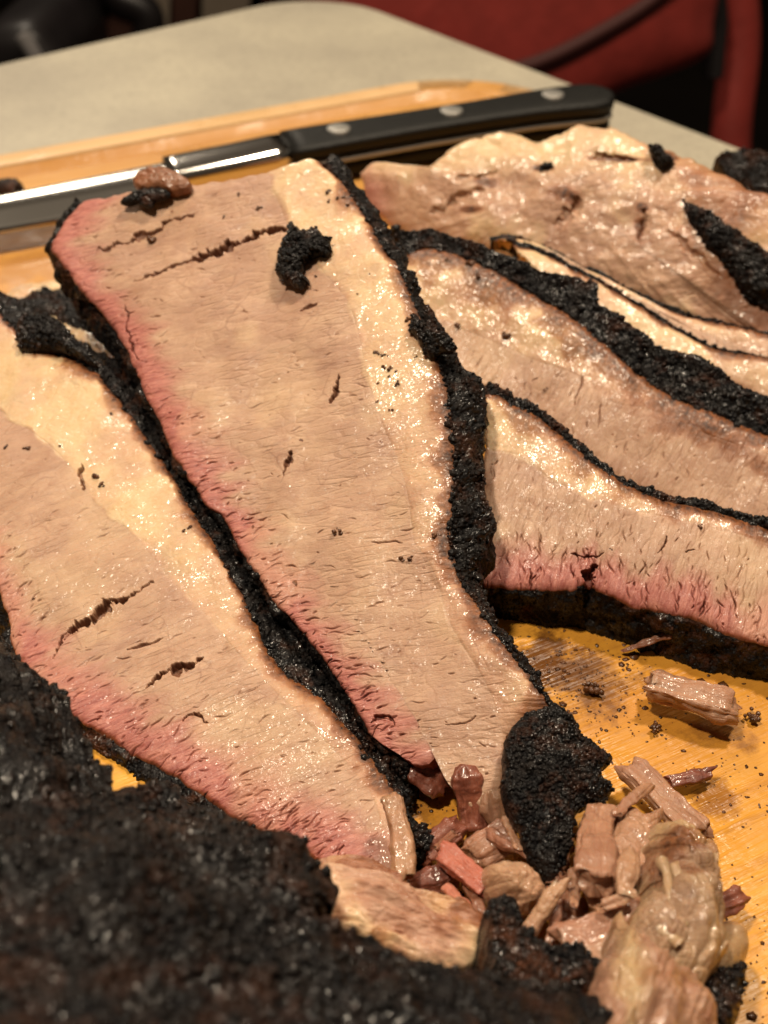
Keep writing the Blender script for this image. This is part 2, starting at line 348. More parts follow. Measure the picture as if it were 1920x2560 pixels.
    P2 = P + plane.n * (h[..., None] / 1000); gap = np.clip((hs0 - h) / 0.45, 0, 1) * 0.85  # carved depth sets the shade painted into slits and tears
    rg = (1 - sstep(0.30, 1.05, dL / (ring * (1 + 0.35 * fbm(fp * [1, 1, 1], 3.0, 3, seed + 30))))) if ring else 0 * dL
    brown = np.clip((1 - sstep(0.0, 1.0, dR / (char * (1.3 + 1.0 * fbm(P, 0.006, 4, seed + 31))))) * 1.0 + 0.75 * (1 - sstep(0, 1, dL / (0.0009 * (1 + 0.8 * fbm(P, 0.004, 2, seed + 12))))), 0, 1)
    crm = fat * np.clip(cream[0] + (cream[1] - cream[0]) * vv + 0.55 * fbm(P, 0.014, 3, seed + 70) - 0.35 * (1 - sstep(0, 0.006, dF)) , 0, 1)
    crm = np.maximum(crm, (1 - fat) * 0.22 * sstep(0.1, 0.5, fbm(P, 0.02, 3, seed + 71)))
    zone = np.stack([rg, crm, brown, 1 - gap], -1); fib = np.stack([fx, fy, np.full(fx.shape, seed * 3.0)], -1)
    root = thing(name, label, 'meat slice', base if base is not None else P.reshape(-1, 3).mean(0) * [1, 1, 0], group)
    def side(E, O, t_extra, K=14, amp=0.0003, Q_in=None):
        """wall from edge curve E to outer curve O then on to the back"""
        rows = []; c = P.reshape(-1, 3).mean(0)
        for k in range(K + 1):
            s = k / K; out = E - c; out /= np.linalg.norm(out, axis=1, keepdims=True)
            rows.append(E * (1 - s) + O * s + out * 0.0007 * math.sin(math.pi * min(1, s * 1.2)))
        for k in range(1, 5): rows.append(O + down * (t_extra * k / 4))
        W = np.array(rows); N = grid_normals(W)
        if (N * (W - c)).sum(-1).mean() < 0: N = -N
        return W, N
    down = np.array([0, 0, -1.0]) if B is not None else -plane.n
    # bark on the fat side
    def bark_side(E, O, t_extra, wid_K, sd, name_='bark', mat='bark', lipn=lip):
        W, N = side(E, O, t_extra, wid_K)
        k = np.minimum(np.arange(len(W)) / 2.0, 1)[:, None]
        d = (bark_amp * (0.75 - worley(W, 0.0011, sd)) * 0.7 + 0.0010 * fbm(W, 0.0045, 5, sd, 0.62)) * k
        W2 = W + N * d[..., None]
        parts = [(W2, grid_faces(*W2.shape[:2]))]
        r = np.random.default_rng(sd)
        idx = (r.uniform(0, 1, lipn) * (len(E) - 1)).astype(int)
        clump = 0.5 + 0.5 * np.sin(idx * 0.09 + 3 * np.sin(idx * 0.031))
        tow = O[idx] - E[idx]; tl_ = np.linalg.norm(tow, axis=1, keepdims=True); tow /= np.maximum(tl_, 1e-6)
        tow = tow - (tow @ plane.n)[:, None] * plane.n
        off = r.normal(0.0005, 0.0006, lipn) - 0.0016 * clump ** 3
        rad = np.clip(np.exp(r.normal(math.log(0.00030), 0.5, lipn)), 0.00012, 0.0011) * (lip_r[1] / 0.0007)
        parts.append(grains(E[idx] + tow * off[:, None] + plane.n * (r.uniform(-0.3, 0.5, lipn)[:, None] * rad[:, None]), rad, 1, seed=sd))
        # lumps on the wall itself
        n2 = int(lipn * 1.2); a = r.integers(0, len(W2), n2); b_ = r.integers(0, W2.shape[1], n2)
        parts.append(grains(W2[a, b_], np.clip(np.exp(r.normal(math.log(0.00035), 0.45, n2)), 0.00015, 0.0012), 1, seed=sd + 1))
        return mesh(name_, parts, M[mat], root, cen=P.reshape(-1, 3).mean(0) - plane.n * 0.003)
    E = P2[:, -1]
    O = plane.hit(spline(np.array(B, float) * V, nv), -B_off) if B is not None else E - plane.n * B_off
    O = E + (O - E) * slim
    bark_side(E, O, thick, max(8, int(np.linalg.norm(O - E, axis=1).mean() / 0.00035)), seed + 40, 'bark', bark_mat)
    E = P2[:, 0]
    if LB is not None:
        c = spline(np.array(LB, float) * V, nv); O = at_z(c, np.full(nv, LB_z)) if LB_z is not None else plane.hit(c, -LB_off)
    else: O = E - plane.n * LB_off
    bark_side(E, O, thick * 0.4 if LB is not None else thick, max(8, int(np.linalg.norm(O - E, axis=1).mean() / 0.00035)), seed + 50, 'bark', 'bark_brown', lip // 12)
    # lean part: face + end walls + back
    def sub(j0, j1, nm, mt, extra=()):
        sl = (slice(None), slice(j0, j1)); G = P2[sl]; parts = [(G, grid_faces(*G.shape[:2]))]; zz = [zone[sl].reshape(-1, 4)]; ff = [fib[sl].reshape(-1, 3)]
        for row, sgn in ((0, 1), (-1, -1)):
            Ew = P2[row, j0:j1]; Rw = np.array([Ew - plane.n * (t * thick) for t in np.linspace(0, 1, 20)]); Nn = grid_normals(Rw)
            Rw = Rw + Nn * (0.0005 * fbm(Rw, 0.003, 3, seed + 60))[..., None] * np.minimum(np.arange(20) / 3, 1)[:, None, None]
            parts.append((Rw, grid_faces(20, j1 - j0)))
            zz.append(np.tile(zone[row, j0:j1][None] * [1, 1, 1, 1] + [0.35, 0, 0.25, 0], (20, 1, 1)).reshape(-1, 4).clip(0, 1)); ff.append((Rw * 1000).reshape(-1, 3))
        if back:
            G = P[::12, j0:j1:6] - plane.n * thick; parts.append((G, grid_faces(*G.shape[:2])))
            zz.append(zone[::12, j0:j1:6].reshape(-1, 4)); ff.append(fib[::12, j0:j1:6].reshape(-1, 3))
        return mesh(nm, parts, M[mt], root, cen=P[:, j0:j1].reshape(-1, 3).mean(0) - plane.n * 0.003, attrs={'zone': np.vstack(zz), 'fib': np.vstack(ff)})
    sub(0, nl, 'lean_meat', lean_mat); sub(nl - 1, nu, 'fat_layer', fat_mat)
    root_data = dict(fat=fat.ravel(), px=px.reshape(-1, 2), P=P2.reshape(-1, 3), plane=plane, root=root)
    return root_data
def surf(S, p):
    p = np.array(p, float); i = np.argmin(((S['px'] - p) ** 2).sum(1)); return S['P'][i]
# ------------------------------------------------------------------ lumps, strips, plates
def zf(n, P, ring=0, fat=0, brown=0, fs=1000.0):
    return {'zone': np.tile([ring, fat, brown, 1.0], (n, 1)), 'fib': P.reshape(-1, 3) * fs}
def strip(name, label, a, b, z0, z1, wpx, mat, cat='meat scrap', thick=0.6, bend=0.0, seed=0, fat=0, brown=0, group=None, na=56, nl=70, sq=3.2, lift=None, parent=None, taper=0.0, ridge=1.0):
    """a torn strip of meat from pixel a to b (photograph px), lying at heights z0..z1; width wpx px, closed rounded box"""
    A = at_z(np.array(a, float) * V, z0); Bq = at_z(np.array(b, float) * V, z1)
    ax = Bq - A; Ln = np.linalg.norm(ax); ax /= Ln; mid = (A + Bq) / 2
    view = CAM - mid; dist = np.linalg.norm(view); W = wpx * V / F * dist * 0.98
    up = np.array([0, 0, 1.0]) * 0.75 + view / dist * 0.25; up -= ax * (up @ ax); up /= np.linalg.norm(up); sd = np.cross(up, ax)
    th = np.linspace(0, 2 * np.pi, na, endpoint=False); t = np.linspace(0, 1, nl)
    ct, st = np.cos(th), np.sin(th); e = 2 / sq
    cx = np.sign(ct) * np.abs(ct) ** e * W / 2; cy = np.sign(st) * np.abs(st) ** e * W / 2 * thick
    tp = (1 - taper * t) * (1 + 0.10 * fbm(np.stack([t * 3, 0 * t, 0 * t + seed], 1), 1.0, 2, seed))
    cap = np.minimum(1, np.minimum(t, 1 - t) * Ln / (W * 0.28)); cap = np.sqrt(1 - (1 - cap) ** 2) * 0.55 + 0.45 * (cap > 0)
    cap[0] = cap[-1] = 0.02; cap = np.maximum(cap, 0.02)
    C = A + ax * Ln * t[:, None] + sd * (bend * W * np.sin(np.pi * t))[:, None]
    t2 = t.copy()
    P = C[:, None] + (sd * (cx[None] * (tp * cap)[:, None])[..., None]) + (up * (cy[None] * (tp * cap)[:, None])[..., None])
    c2 = C[:, None]; N = P - c2; N /= np.maximum(np.linalg.norm(N, axis=-1, keepdims=True), 1e-9)
    fx = np.broadcast_to((t * Ln * 1000)[:, None], P.shape[:2]); fy = np.broadcast_to((th * W * 500)[None], P.shape[:2])
    xx = np.stack([fx * 0.08, (P - A) @ sd * 1000, (P - A) @ up * 1000], -1) + seed * 5
    ds = W * (0.15 * fbm(xx, 1.7, 4, seed) * ridge + 0.10 * fbm(P, 0.007, 2, seed + 7)) + 0.0003 * fbm(P, 0.002, 3, seed)
    P = P + N * ds[..., None] * np.minimum(1, cap * 1.0)[:, None, None]
    endw = np.minimum(t, 1 - t) < 0.03
    P = P + ax * (endw[:, None, None] * (0.0017 * fbm(P, 0.0020, 3, seed + 4))[..., None])
    brn = brown * np.ones(P.shape[:2])
    Z = np.stack([0 * brn, fat + 0 * brn, brn, 1 + 0 * brn], -1)
    o = mesh(name, [(P, grid_faces(nl, na, True))], M[mat], parent, attrs={'zone': Z.reshape(-1, 4), 'fib': np.stack([fx, P @ sd * 1000, P @ up * 1000], -1).reshape(-1, 3)})
    if label: tag(o, label, cat, group)
    return o
def plate(name, label, outline, plane, mat, cat='meat scrap', thick=0.004, under=0.002, centre=None, nr=60, na=220, seed=0, noise=0.0006, nscale=0.003, octv=4, cell=0.0, cscale=0.0012,
          fat=0.0, brown=0.0, ring=0.0, group=None, dome=2.6, parent=None, grain=0, grain_r=(0.0003, 0.0008), ragged=4, zonef=None, relief=None, smooth_out=True):
    """a lump seen as an outline, with a domed rough top and a flat underside"""
    o = np.array(outline, float) * V; c = o.mean(0) if centre is None else np.array(centre, float) * V
    o = spline(np.vstack([o, o[:1]]), na + 1, smooth_out)[:-1]
    q = np.stack([o[:, 0], o[:, 1], np.full(na, seed * 31.0)], 1); o = o + np.stack([fbm(q, 24, 4, seed), fbm(q, 24, 4, seed + 5)], 1) * ragged
    r = np.linspace(0, 1, nr) ** 0.8
    px = c + (o - c)[None] * r[:, None, None]; base = plane.hit(px)
    prof = (1 - r ** dome); T = thick * np.sqrt(np.clip(prof, 0, 1))
    P = base + plane.n * T[:, None, None]; amp = np.sqrt(np.clip(1 - r ** 8, 0, 1))[:, None] * 0.85 + 0.15
    h = noise * fbm(P, nscale, octv, seed, 0.5) * amp
    if relief is not None: h = h + relief(px, P) * amp
    if cell: h = h + cell * (0.75 - worley(P, cscale, seed)) * amp
    P = P + plane.n * h[..., None] + (rng.normal(0, 1, 3) * 0)
    lo = np.array([base[-1] - plane.n * under * k for k in (0.35, 0.75, 1.0)]); cen = base[-1].mean(0)
    lo[1] = cen + (lo[1] - cen) * 0.96; lo[2] = cen + (lo[2] - cen) * 0.85
    last = cen - plane.n * under + (lo[2] - (cen - plane.n * under)) * 0.02
    G = np.concatenate([P, lo, last[None]], 0); parts = [(G, grid_faces(len(G), na, True))]
    n = len(G) * na; Z = np.tile([ring, fat, brown, 1.0], (n, 1)).reshape(len(G), na, 4)
    if zonef is not None: Z[:nr] = zonef(px, P)
    Z = Z.reshape(-1, 4); fb = G.reshape(-1, 3) * 1000
    if grain:
        rr = np.random.default_rng(seed + 1); i = (rr.uniform(0, 1, grain) ** 0.6 * (nr - 1)).astype(int); j = rr.integers(0, na, grain)
        gv, gf = grains(P[i, j], rr.uniform(*grain_r, grain), 1, seed=seed); parts.append((gv, gf))
        Z = np.vstack([Z, np.tile([ring, fat, brown, 1.0], (len(gv), 1))]); fb = np.vstack([fb, gv * 1000])
    ob = mesh(name, parts, M[mat], parent, attrs={'zone': Z, 'fib': fb})
    if label: tag(ob, label, cat, group)
    return ob
STAGE = 9; DEBUG = False

def h_dir(px, py):
    d = rays(np.array([px, py], float)); d[2] = 0; return d / np.linalg.norm(d)
# horizontal directions of the board and counter edges (towards vanishing points of the photograph)
def line_dir(a, b, z):
    d = at_z(np.array(b, float), z) - at_z(np.array(a, float), z); return d / np.linalg.norm(d)
def rounded(name, corner, e1, e2, l1, l2, rad, prof, mat, kind=None, parent=None, seg=24, per=40):
    """closed solid of rounded-rectangle rings; prof = [(inset, z)...] from the underside round to the middle of the top"""
    rows = []
    for ins, z in prof:
        r = rad - ins if rad - ins > 0.002 else 0.002; p = []
        for q, (sx, sy) in enumerate(((0, 0), (1, 0), (1, 1), (0, 1))):
            cx = ins + r if sx == 0 else l1 - ins - r; cy = ins + r if sy == 0 else l2 - ins - r
            arc = [(cx + r * math.cos(math.pi * (1 + q / 2 + k / seg / 2)), cy + r * math.sin(math.pi * (1 + q / 2 + k / seg / 2))) for k in range(seg + 1)]
            p += arc; q2 = (q + 1) % 4; sx2, sy2 = ((0, 0), (1, 0), (1, 1), (0, 1))[q2]
            cx2 = ins + r if sx2 == 0 else l1 - ins - r; cy2 = ins + r if sy2 == 0 else l2 - ins - r
            st = (cx2 + r * math.cos(math.pi * (1 + q2 / 2)), cy2 + r * math.sin(math.pi * (1 + q2 / 2)))
            p += [(arc[-1][0] + (st[0] - arc[-1][0]) * t / per, arc[-1][1] + (st[1] - arc[-1][1]) * t / per) for t in range(1, per)]
        p = np.array(p); rows.append(np.concatenate([corner[None, :2] + p[:, :1] * e1[:2] + p[:, 1:] * e2[:2], np.full((len(p), 1), z)], 1))
    G = np.array(rows); n = G.shape[1]
    capb, capt = np.arange(n)[None], (np.arange(n) + n * (len(G) - 1))[None]
    me_parts = [(G, grid_faces(len(G), n, True))]
    return mesh(name, me_parts + [(G[-1], np.arange(n)[None])], mat, parent, smooth=False, kind=kind)
# wood
def mat_wood():
    s = NT('oiled_wood'); a = s.vec('board')        # metres; x along the grain
    st = s.n('ShaderNodeMapping'); s.l(s.attr('board', 'Vector'), st.inputs[0]); st.inputs['Scale'].default_value = (0.06, 1.0, 1.0); g = st.outputs[0]
    n1 = s.noise(g, 90, 5, 0.65, 0.4); n2 = s.noise(g, 420, 4, 0.7, 0.2); n3 = s.noise(a, 9, 3)
    c = s.mix(s.ramp(n1, (0.3, 0.0), (0.7, 1.0)), (0.50, 0.215, 0.024), (0.66, 0.335, 0.046))
    c = s.mix(s.math('MULTIPLY', s.ramp(n2, (0.54, 0.0), (0.72, 1.0)), 0.55), c, (0.27, 0.10, 0.014))
    c = s.mix(s.math('MULTIPLY', s.ramp(n3, (0.50, 0.0), (0.70, 1.0)), 0.5), c, (0.38, 0.14, 0.02))
    c = s.mix(s.math('MULTIPLY', s.ramp(s.noise(a, 60, 5, 0.7), (0.58, 0.0), (0.78, 1.0)), 0.5), c, (0.24, 0.08, 0.015))
    for (qx, qy), rad, col in STAINS:
        d = s.n('ShaderNodeVectorMath', operation='DISTANCE'); s.l(a, d.inputs[0]); d.inputs[1].default_value = (qx, qy, 0)
        k = s.math('ADD', s.math('DIVIDE', d.outputs['Value'], rad), s.math('MULTIPLY', s.math('SUBTRACT', s.noise(a, 130, 5, 0.7), 0.5), 3.2))
        c = s.mix(s.math('MULTIPLY', s.ramp(k, (0.35, 1.0), (0.95, 0.0)), 0.8), c, col)
    far = s.n('ShaderNodeSeparateXYZ'); s.l(s.attr('board', 'Vector'), far.inputs[0])
    dry = s.ramp(far.outputs[2], (0.0, 0.0), (1.0, 1.0))
    dst = s.math('MULTIPLY', s.ramp(far.outputs[1], (0.04, 1.0), (0.20, 0.0)), 0.8)
    c = s.mix(dst, c, s.mix(s.ramp(n1, (0.3, 0.0), (0.7, 1.0)), (0.42, 0.21, 0.07), (0.52, 0.29, 0.11)))
    c = s.mix(dry, c, s.mix(s.ramp(n1, (0.3, 0.0), (0.7, 1.0)), (0.56, 0.36, 0.18), (0.66, 0.44, 0.23)))
    b = s.bump(n2, 0.0007, 0.8); b = s.bump(s.noise(a, 300, 3), 0.0004, 0.5, b)
    s.set(Base_Color=c, Roughness=s.ramp(s.noise(a, 45, 4), (0.40, 0.22), (0.62, 0.55)), Normal=b)
    s.b.inputs['Coat Weight'].default_value = 0.06; s.b.inputs['Coat Roughness'].default_value = 0.2; s.b.inputs['Specular IOR Level'].default_value = 0.3
    return s.m
def mat_counter():
    s = NT('speckled_laminate'); o = s.vec()
    c = s.mix(s.ramp(s.noise(o, 14, 4, 0.6), (0.35, 0.0), (0.65, 1.0)), (0.33, 0.30, 0.24), (0.42, 0.385, 0.30))
    c = s.mix(s.math('MULTIPLY', s.ramp(s.noise(o, 330, 3), (0.5, 0.0), (0.7, 1.0)), 0.4), c, (0.22, 0.20, 0.16))
    s.set(Base_Color=c, Roughness=0.42); return s.m
M['counter'] = mat_counter()
ZC = -0.022
# board
e1 = -line_dir((0, 380), (1040, 195), 0.0); e2 = np.array([-e1[1], e1[0], 0.0])
if e2[1] > 0: e2 = -e2
bc = at_z(np.array([1262.0, 156.0]), 0.0); bc[2] = 0
W1, W2 = 0.62, 0.50
def bco(x, y):
    q = at_z(np.array([x, y], float) * V, 0.0) - bc; return (float(q @ e1), float(q @ e2))
STAINS = [(bco(1240, 1470), 0.016, (0.13, 0.045, 0.010)), (bco(1190, 1440), 0.012, (0.10, 0.035, 0.008)), (bco(900, 1740), 0.006, (0.16, 0.06, 0.012)), (bco(1560, 1570), 0.008, (0.20, 0.075, 0.012)), (bco(1560, 1730), 0.006, (0.22, 0.08, 0.014)), (bco(60, 580), 0.02, (0.30, 0.11, 0.015))]
M['wood'] = mat_wood()
prof = [(0.004, ZC + 0.0005), (0.0, ZC + 0.004), (0.0, -0.003), (0.0012, -0.0006), (0.003, 0.0), (0.013, 0.0), (0.0145, -0.0006), (0.017, -0.0034), (0.0205, -0.0045), (0.024, -0.0034), (0.0265, -0.0006), (0.028, 0.0)]
board = rounded('cutting_board', bc, e1, e2, W1, W2, 0.058, prof, M['wood'])
for p in board.data.polygons: p.use_smooth = len(p.vertices) < 5
tag(board, 'golden wooden cutting board with a juice groove, greasy and under all the meat', 'cutting board')
co = np.empty(len(board.data.vertices) * 3); board.data.vertices.foreach_get('co', co); co = co.reshape(-1, 3)
bx = (co - bc) @ e1; by = (co - bc) @ e2
rimdist = np.minimum(np.minimum(bx, W1 - bx), np.minimum(by, W2 - by))
at = board.data.attributes.new('board', 'FLOAT_VECTOR', 'POINT'); at.data.foreach_set('vector', np.stack([bx, by, (rimdist < 0.0135) * 0.9], 1).astype(np.float32).ravel())
# counter
c1 = line_dir((816, -29), (0, 155), ZC); c2 = np.array([-c1[1], c1[0], 0.0])
if c2[1] > 0: c2 = -c2
cc = at_z(np.array([816.0, -29.0]), ZC); cc[2] = 0
counter = rounded('countertop', cc, c1, c2, 1.9, 1.7, 0.055, [(0.012, ZC - 0.04), (0.0, ZC - 0.036), (0.0, ZC - 0.004), (0.0012, ZC - 0.0012), (0.004, ZC)], M['counter'], kind='structure')
# room
M['floor'] = mat_plain('dark_floor', (0.012, 0.009, 0.007), 0.5, var=0.3, bscale=12)
M['wall'] = mat_plain('brown_wall', (0.035, 0.022, 0.013), 0.7, var=0.2, bscale=6)
f_ = np.array([[-4, -2, -0.93], [4, -2, -0.93], [4, 4.2, -0.93], [-4, 4.2, -0.93]], float); mesh('floor', [(f_, np.array([[0, 1, 2, 3]]))], M['floor'], kind='structure', cen=np.array([0, 0, -3.0]))
f_ = np.array([[-4, 4.1, -0.93], [4, 4.1, -0.93], [4, 4.1, 1.5], [-4, 4.1, 1.5]], float); mesh('back_wall', [(f_, np.array([[0, 1, 2, 3]]))], M['wall'], kind='structure', cen=np.array([0, 6, 0.0]))
# ---- slabs traced on an upright or tilted plane, for the blurred furniture
def slab(name, outline, plane, mat, thick, parent=None, puff=0.0, na=160, nr=24, label=None, cat=None):
    o = spline(np.array(outline + outline[:1], float), na + 1)[:-1]; c = o.mean(0); r = np.linspace(0, 1, nr)
    px = c + (o - c)[None] * r[:, None, None]; b = plane.hit(px)
    T = puff * np.sqrt(np.clip(1 - r ** 4, 0, 1)); P = b + plane.n * T[:, None, None]
    lo = [b[-1] - plane.n * thick * k for k in (0.3, 0.7, 1.0)]; G = np.concatenate([P, lo, [np.repeat((b[0, :1] - plane.n * thick), na, 0)]], 0)
    ob = mesh(name, [(G, grid_faces(len(G), na, True))], mat, parent)
    if label: tag(ob, label, cat)
    return ob
def tube(name, pts, rad, mat, parent=None, n=60, m=14, label=None, cat=None):
    C = spline(pts, n); tg = np.gradient(C, axis=0); tg /= np.linalg.norm(tg, axis=1, keepdims=True)
    ref = np.array([0.2, 0.3, 0.93]); a = np.cross(tg, ref); a /= np.linalg.norm(a, axis=1, keepdims=True); b = np.cross(tg, a)
    th = np.linspace(0, 2 * np.pi, m, endpoint=False); r = np.broadcast_to(rad, (n,)).copy(); r[0] = r[-1] = 1e-4
    P = C[:, None] + (a[:, None] * np.cos(th)[None, :, None] + b[:, None] * np.sin(th)[None, :, None]) * r[:, None, None]
    ob = mesh(name, [(P, grid_faces(n, m, True))], mat, parent)
    if label: tag(ob, label, cat)
    return ob
class Upright(Plane):
    def __init__(s, y, yaw=0.0, lean=0.0):
        s.p = np.array([0, y, 0.0]); s.n = np.array([math.sin(yaw), -math.cos(yaw) * math.cos(lean), math.sin(lean)]); s.n /= np.linalg.norm(s.n); s.u = np.array([1.0, 0, 0]); s.v = np.array([0, 0, 1.0])
M['red'] = mat_plain('red_leather', (0.21, 0.024, 0.019), 0.45, bump=0.0006, bscale=90, var=0.12)
M['redrim'] = mat_plain('red_leather_edge', (0.2, 0.038, 0.028), 0.45, var=0.1, bscale=80)
M['dark'] = mat_plain('black_lacquer', (0.010, 0.008, 0.009), 0.4, var=0.2, bscale=50)
M['piping'] = mat_plain('dark_piping', (0.05, 0.009, 0.008), 0.7)
M['grey'] = mat_plain('pale_grey_board', (0.20, 0.16, 0.12), 0.6, var=0.15, bscale=20)
M['seat_highlight_grey'] = mat_plain('painted_highlight_grey', (0.20, 0.19, 0.19), 0.35, var=0.1, bscale=20)  # colour of the highlight modelled on the stool seat
M['brownwood'] = mat_plain('dark_brown_wood', (0.045, 0.016, 0.010), 0.5, var=0.3, bscale=20)
U = Upright(1.02, 0.35, 0.25)
chair = thing('chair', 'red leather chair with dark piping, blurred beyond the right edge of the counter', 'chair', U.hit(np.array([1500., 200.])) * [1, 1, 0] + [0, 0, -0.93])
slab('backrest', [(700, -160), (1100, -330), (1600, -300), (1790, -120), (1785, 60), (1770, 135), (1660, 190), (1540, 232), (1400, 300), (1200, 330), (960, 200), (780, 60)], U, M['red'], 0.05, chair, puff=0.03)
pp = [(1700, -60), (1600, 20), (1480, 90), (1380, 140), (1290, 172), (1150, 210)]
tube('piping', [U.hit(np.array(p, float), 0.031) for p in pp], 0.0060, M['piping'], chair)
tube('leg', [U.hit(np.array(p, float), -0.05) for p in [(1835, -60), (1848, 60), (1846, 160), (1830, 300), (1826, 420), (1822, 900)]], 0.020, M['red'], chair)
tube('backrest_rail', [U.hit(np.array(p, float), -0.02) for p in [(1775, -100), (1792, 40), (1788, 110), (1780, 200)]], 0.010, M['dark'], chair)
U2 = Upright(1.25, -0.1, 0.0)
blk = thing('stool', 'black round stool with a bent frame, blurred beyond the left edge of the counter', 'stool', U2.hit(np.array([100., 100.])) * [1, 1, 0] + [0, 0, -0.93])
slab('seat', [(-160, 230), (-80, 110), (-20, 62), (40, 46), (90, 52), (130, 88), (170, 160), (150, 260)], U2, M['dark'], 0.14, blk, puff=0.03)
tube('leg', [U2.hit(np.array(p, float), 0.045) for p in [(52, 84), (66, 104), (88, 140), (110, 190)]], 0.008, M['seat_highlight_grey'], blk)  # highlight on the rounded seat, put in as a pale grey tube
U3 = Upright(1.7, 0.05, 0.0)
fr = thing('chair', 'dark bent tube chair frame against the brown background at the upper left', 'chair', U3.hit(np.array([300., 60.])) * [1, 1, 0] + [0, 0, -0.93])
tube('backrest_frame', [U3.hit(np.array(p, float)) for p in [(230, -60), (290, -10), (340, 12), (368, 36), (372, 70), (362, 120), (360, 300)]], 0.022, M['dark'], fr)
tube('leg', [U3.hit(np.array(p, float), 0.03) for p in [(208, -60), (206, 0), (204, 60), (202, 140), (200, 300)]], 0.027, M['dark'], fr)
slab('seat_panel', [(225, 20), (300, 25), (345, 50), (345, 130), (280, 160), (222, 150)], U3, M['brownwood'], 0.03, fr)
U4 = Upright(2.2, 0.0, 0.0)
cab = thing('cabinet', 'pale cabinet with dark brown upright strips, blurred behind the counter corner', 'cabinet', U4.hit(np.array([480., 30.])) * [1, 1, 0] + [0, 0, -0.93])
slab('side_panel', [(372, -90), (425, -90), (425, 120), (372, 120)], U4, M['grey'], 0.05, cab)
slab('door', [(428, -90), (497, -90), (497, 120), (428, 120)], U4, M['brownwood'], 0.06, cab)
slab('side_panel', [(500, -90), (640, -90), (640, 120), (500, 120)], U4, M['grey'], 0.04, cab)
slab('drawer_front', [(642, -90), (1000, -90), (1000, 120), (642, 120)], U4, M['brownwood'], 0.04, cab)
# ------------------------------------------------------------------ knife
M['blade'] = mat_plain('polished_steel', (0.62, 0.60, 0.57), 0.16, 1.0, var=0.03, bscale=60)
M['handle'] = mat_plain('black_handle', (0.005, 0.005, 0.0045), 0.5, bump=0.0002, bscale=900, var=0.2, spec=0.22)
M['rivet'] = mat_plain('steel_rivet', (0.30, 0.29, 0.27), 0.5, 0.7, var=0.05)
KZ = 0.010
ka = at_z(np.array([716.0, 392.0]), KZ); kb = at_z(np.array([1500.0, 262.0]), KZ)
kx = kb - ka; kl = np.linalg.norm(kx); kx /= kl; ky = np.cross([0, 0, 1.0], kx); kz = np.array([0, 0, 1.0])
if ky[1] < 0: ky = -ky
KR = math.radians(9)
def kp(x, y, z): return ka + kx * x + ky * (y * math.cos(KR) + z * math.sin(KR) * -1) + kz * (y * math.sin(KR) + z * math.cos(KR))
knife = thing('knife', 'large kitchen knife with riveted black handle lying across the far end of the board', 'knife', kp(0, 0, -KZ))
# roll of the knife about its axis: the flat side faces up and a little towards the camera
def sect(xs, half, zt, zb, name, mat, nose=None, sq=3.5, m=28):
    rows = []
    th = np.linspace(0, 2 * np.pi, m, endpoint=False); c = np.sign(np.cos(th)) * np.abs(np.cos(th)) ** (2 / sq); s_ = np.sign(np.sin(th)) * np.abs(np.sin(th)) ** (2 / sq)
    for x, (y0, y1) in zip(xs, half):
        rows.append(np.array([kp(x, (y0 + y1) / 2 + (y1 - y0) / 2 * a, (zt + zb) / 2 + (zt - zb) / 2 * b) for a, b in zip(c, s_)]))
    for r_ in (rows[0], rows[-1]):
        pass
    G = np.array([np.repeat(rows[0].mean(0)[None], m, 0)] + rows + [np.repeat(rows[-1].mean(0)[None], m, 0)])
    return mesh(name, [(G, grid_faces(len(G), m, True))], mat, knife)
X = np.array([0, 0.05, 0.2, 0.4, 0.6, 0.75, 0.86, 0.93, 0.975, 1.0, 1.012]) * kl
yb = np.array([-0.0085, -0.0085, -0.0080, -0.0076, -0.0078, -0.0085, -0.0100, -0.0112, -0.0108, -0.009, -0.006])
yt = np.array([0.0075, 0.0078, 0.0076, 0.0072, 0.0072, 0.0078, 0.0080, 0.0074, 0.0058, 0.003, -0.001])
hs = list(zip(yb, yt))
sect(X, hs, 0.0075, 0.0016, 'handle_scale', M['handle']); sect(X, hs, -0.0016, -0.0085, 'handle_scale', M['handle'])
sect(X, [(a - 0.0006, b + 0.0006) for a, b in hs], 0.0014, -0.0014, 'tang', M['rivet'])
for fx_ in (0.155, 0.50, 0.83):
    c_ = kp(fx_ * kl, 0.001, 0.0076); th = np.linspace(0, 2 * np.pi, 28, endpoint=False)
    G = np.array([[c_ + kx * r * math.cos(a) + ky * r * math.sin(a) + kz * zz for a in th] for r, zz in ((0.0044, -0.003), (0.0044, 0.0), (0.0040, 0.0003), (0.001, 0.0004), (0.0001, 0.0004))])
    mesh('rivet', [(G, grid_faces(len(G), 28, True))], M['rivet'], knife)
X = np.array([-0.045, -0.042, -0.02, -0.006, -0.001])
sect(X, [(-0.0115, 0.0045), (-0.0115, 0.0048), (-0.0100, 0.0062), (-0.0088, 0.0076), (-0.0086, 0.0077)], 0.0074, -0.0074, 'bolster', M['blade'])
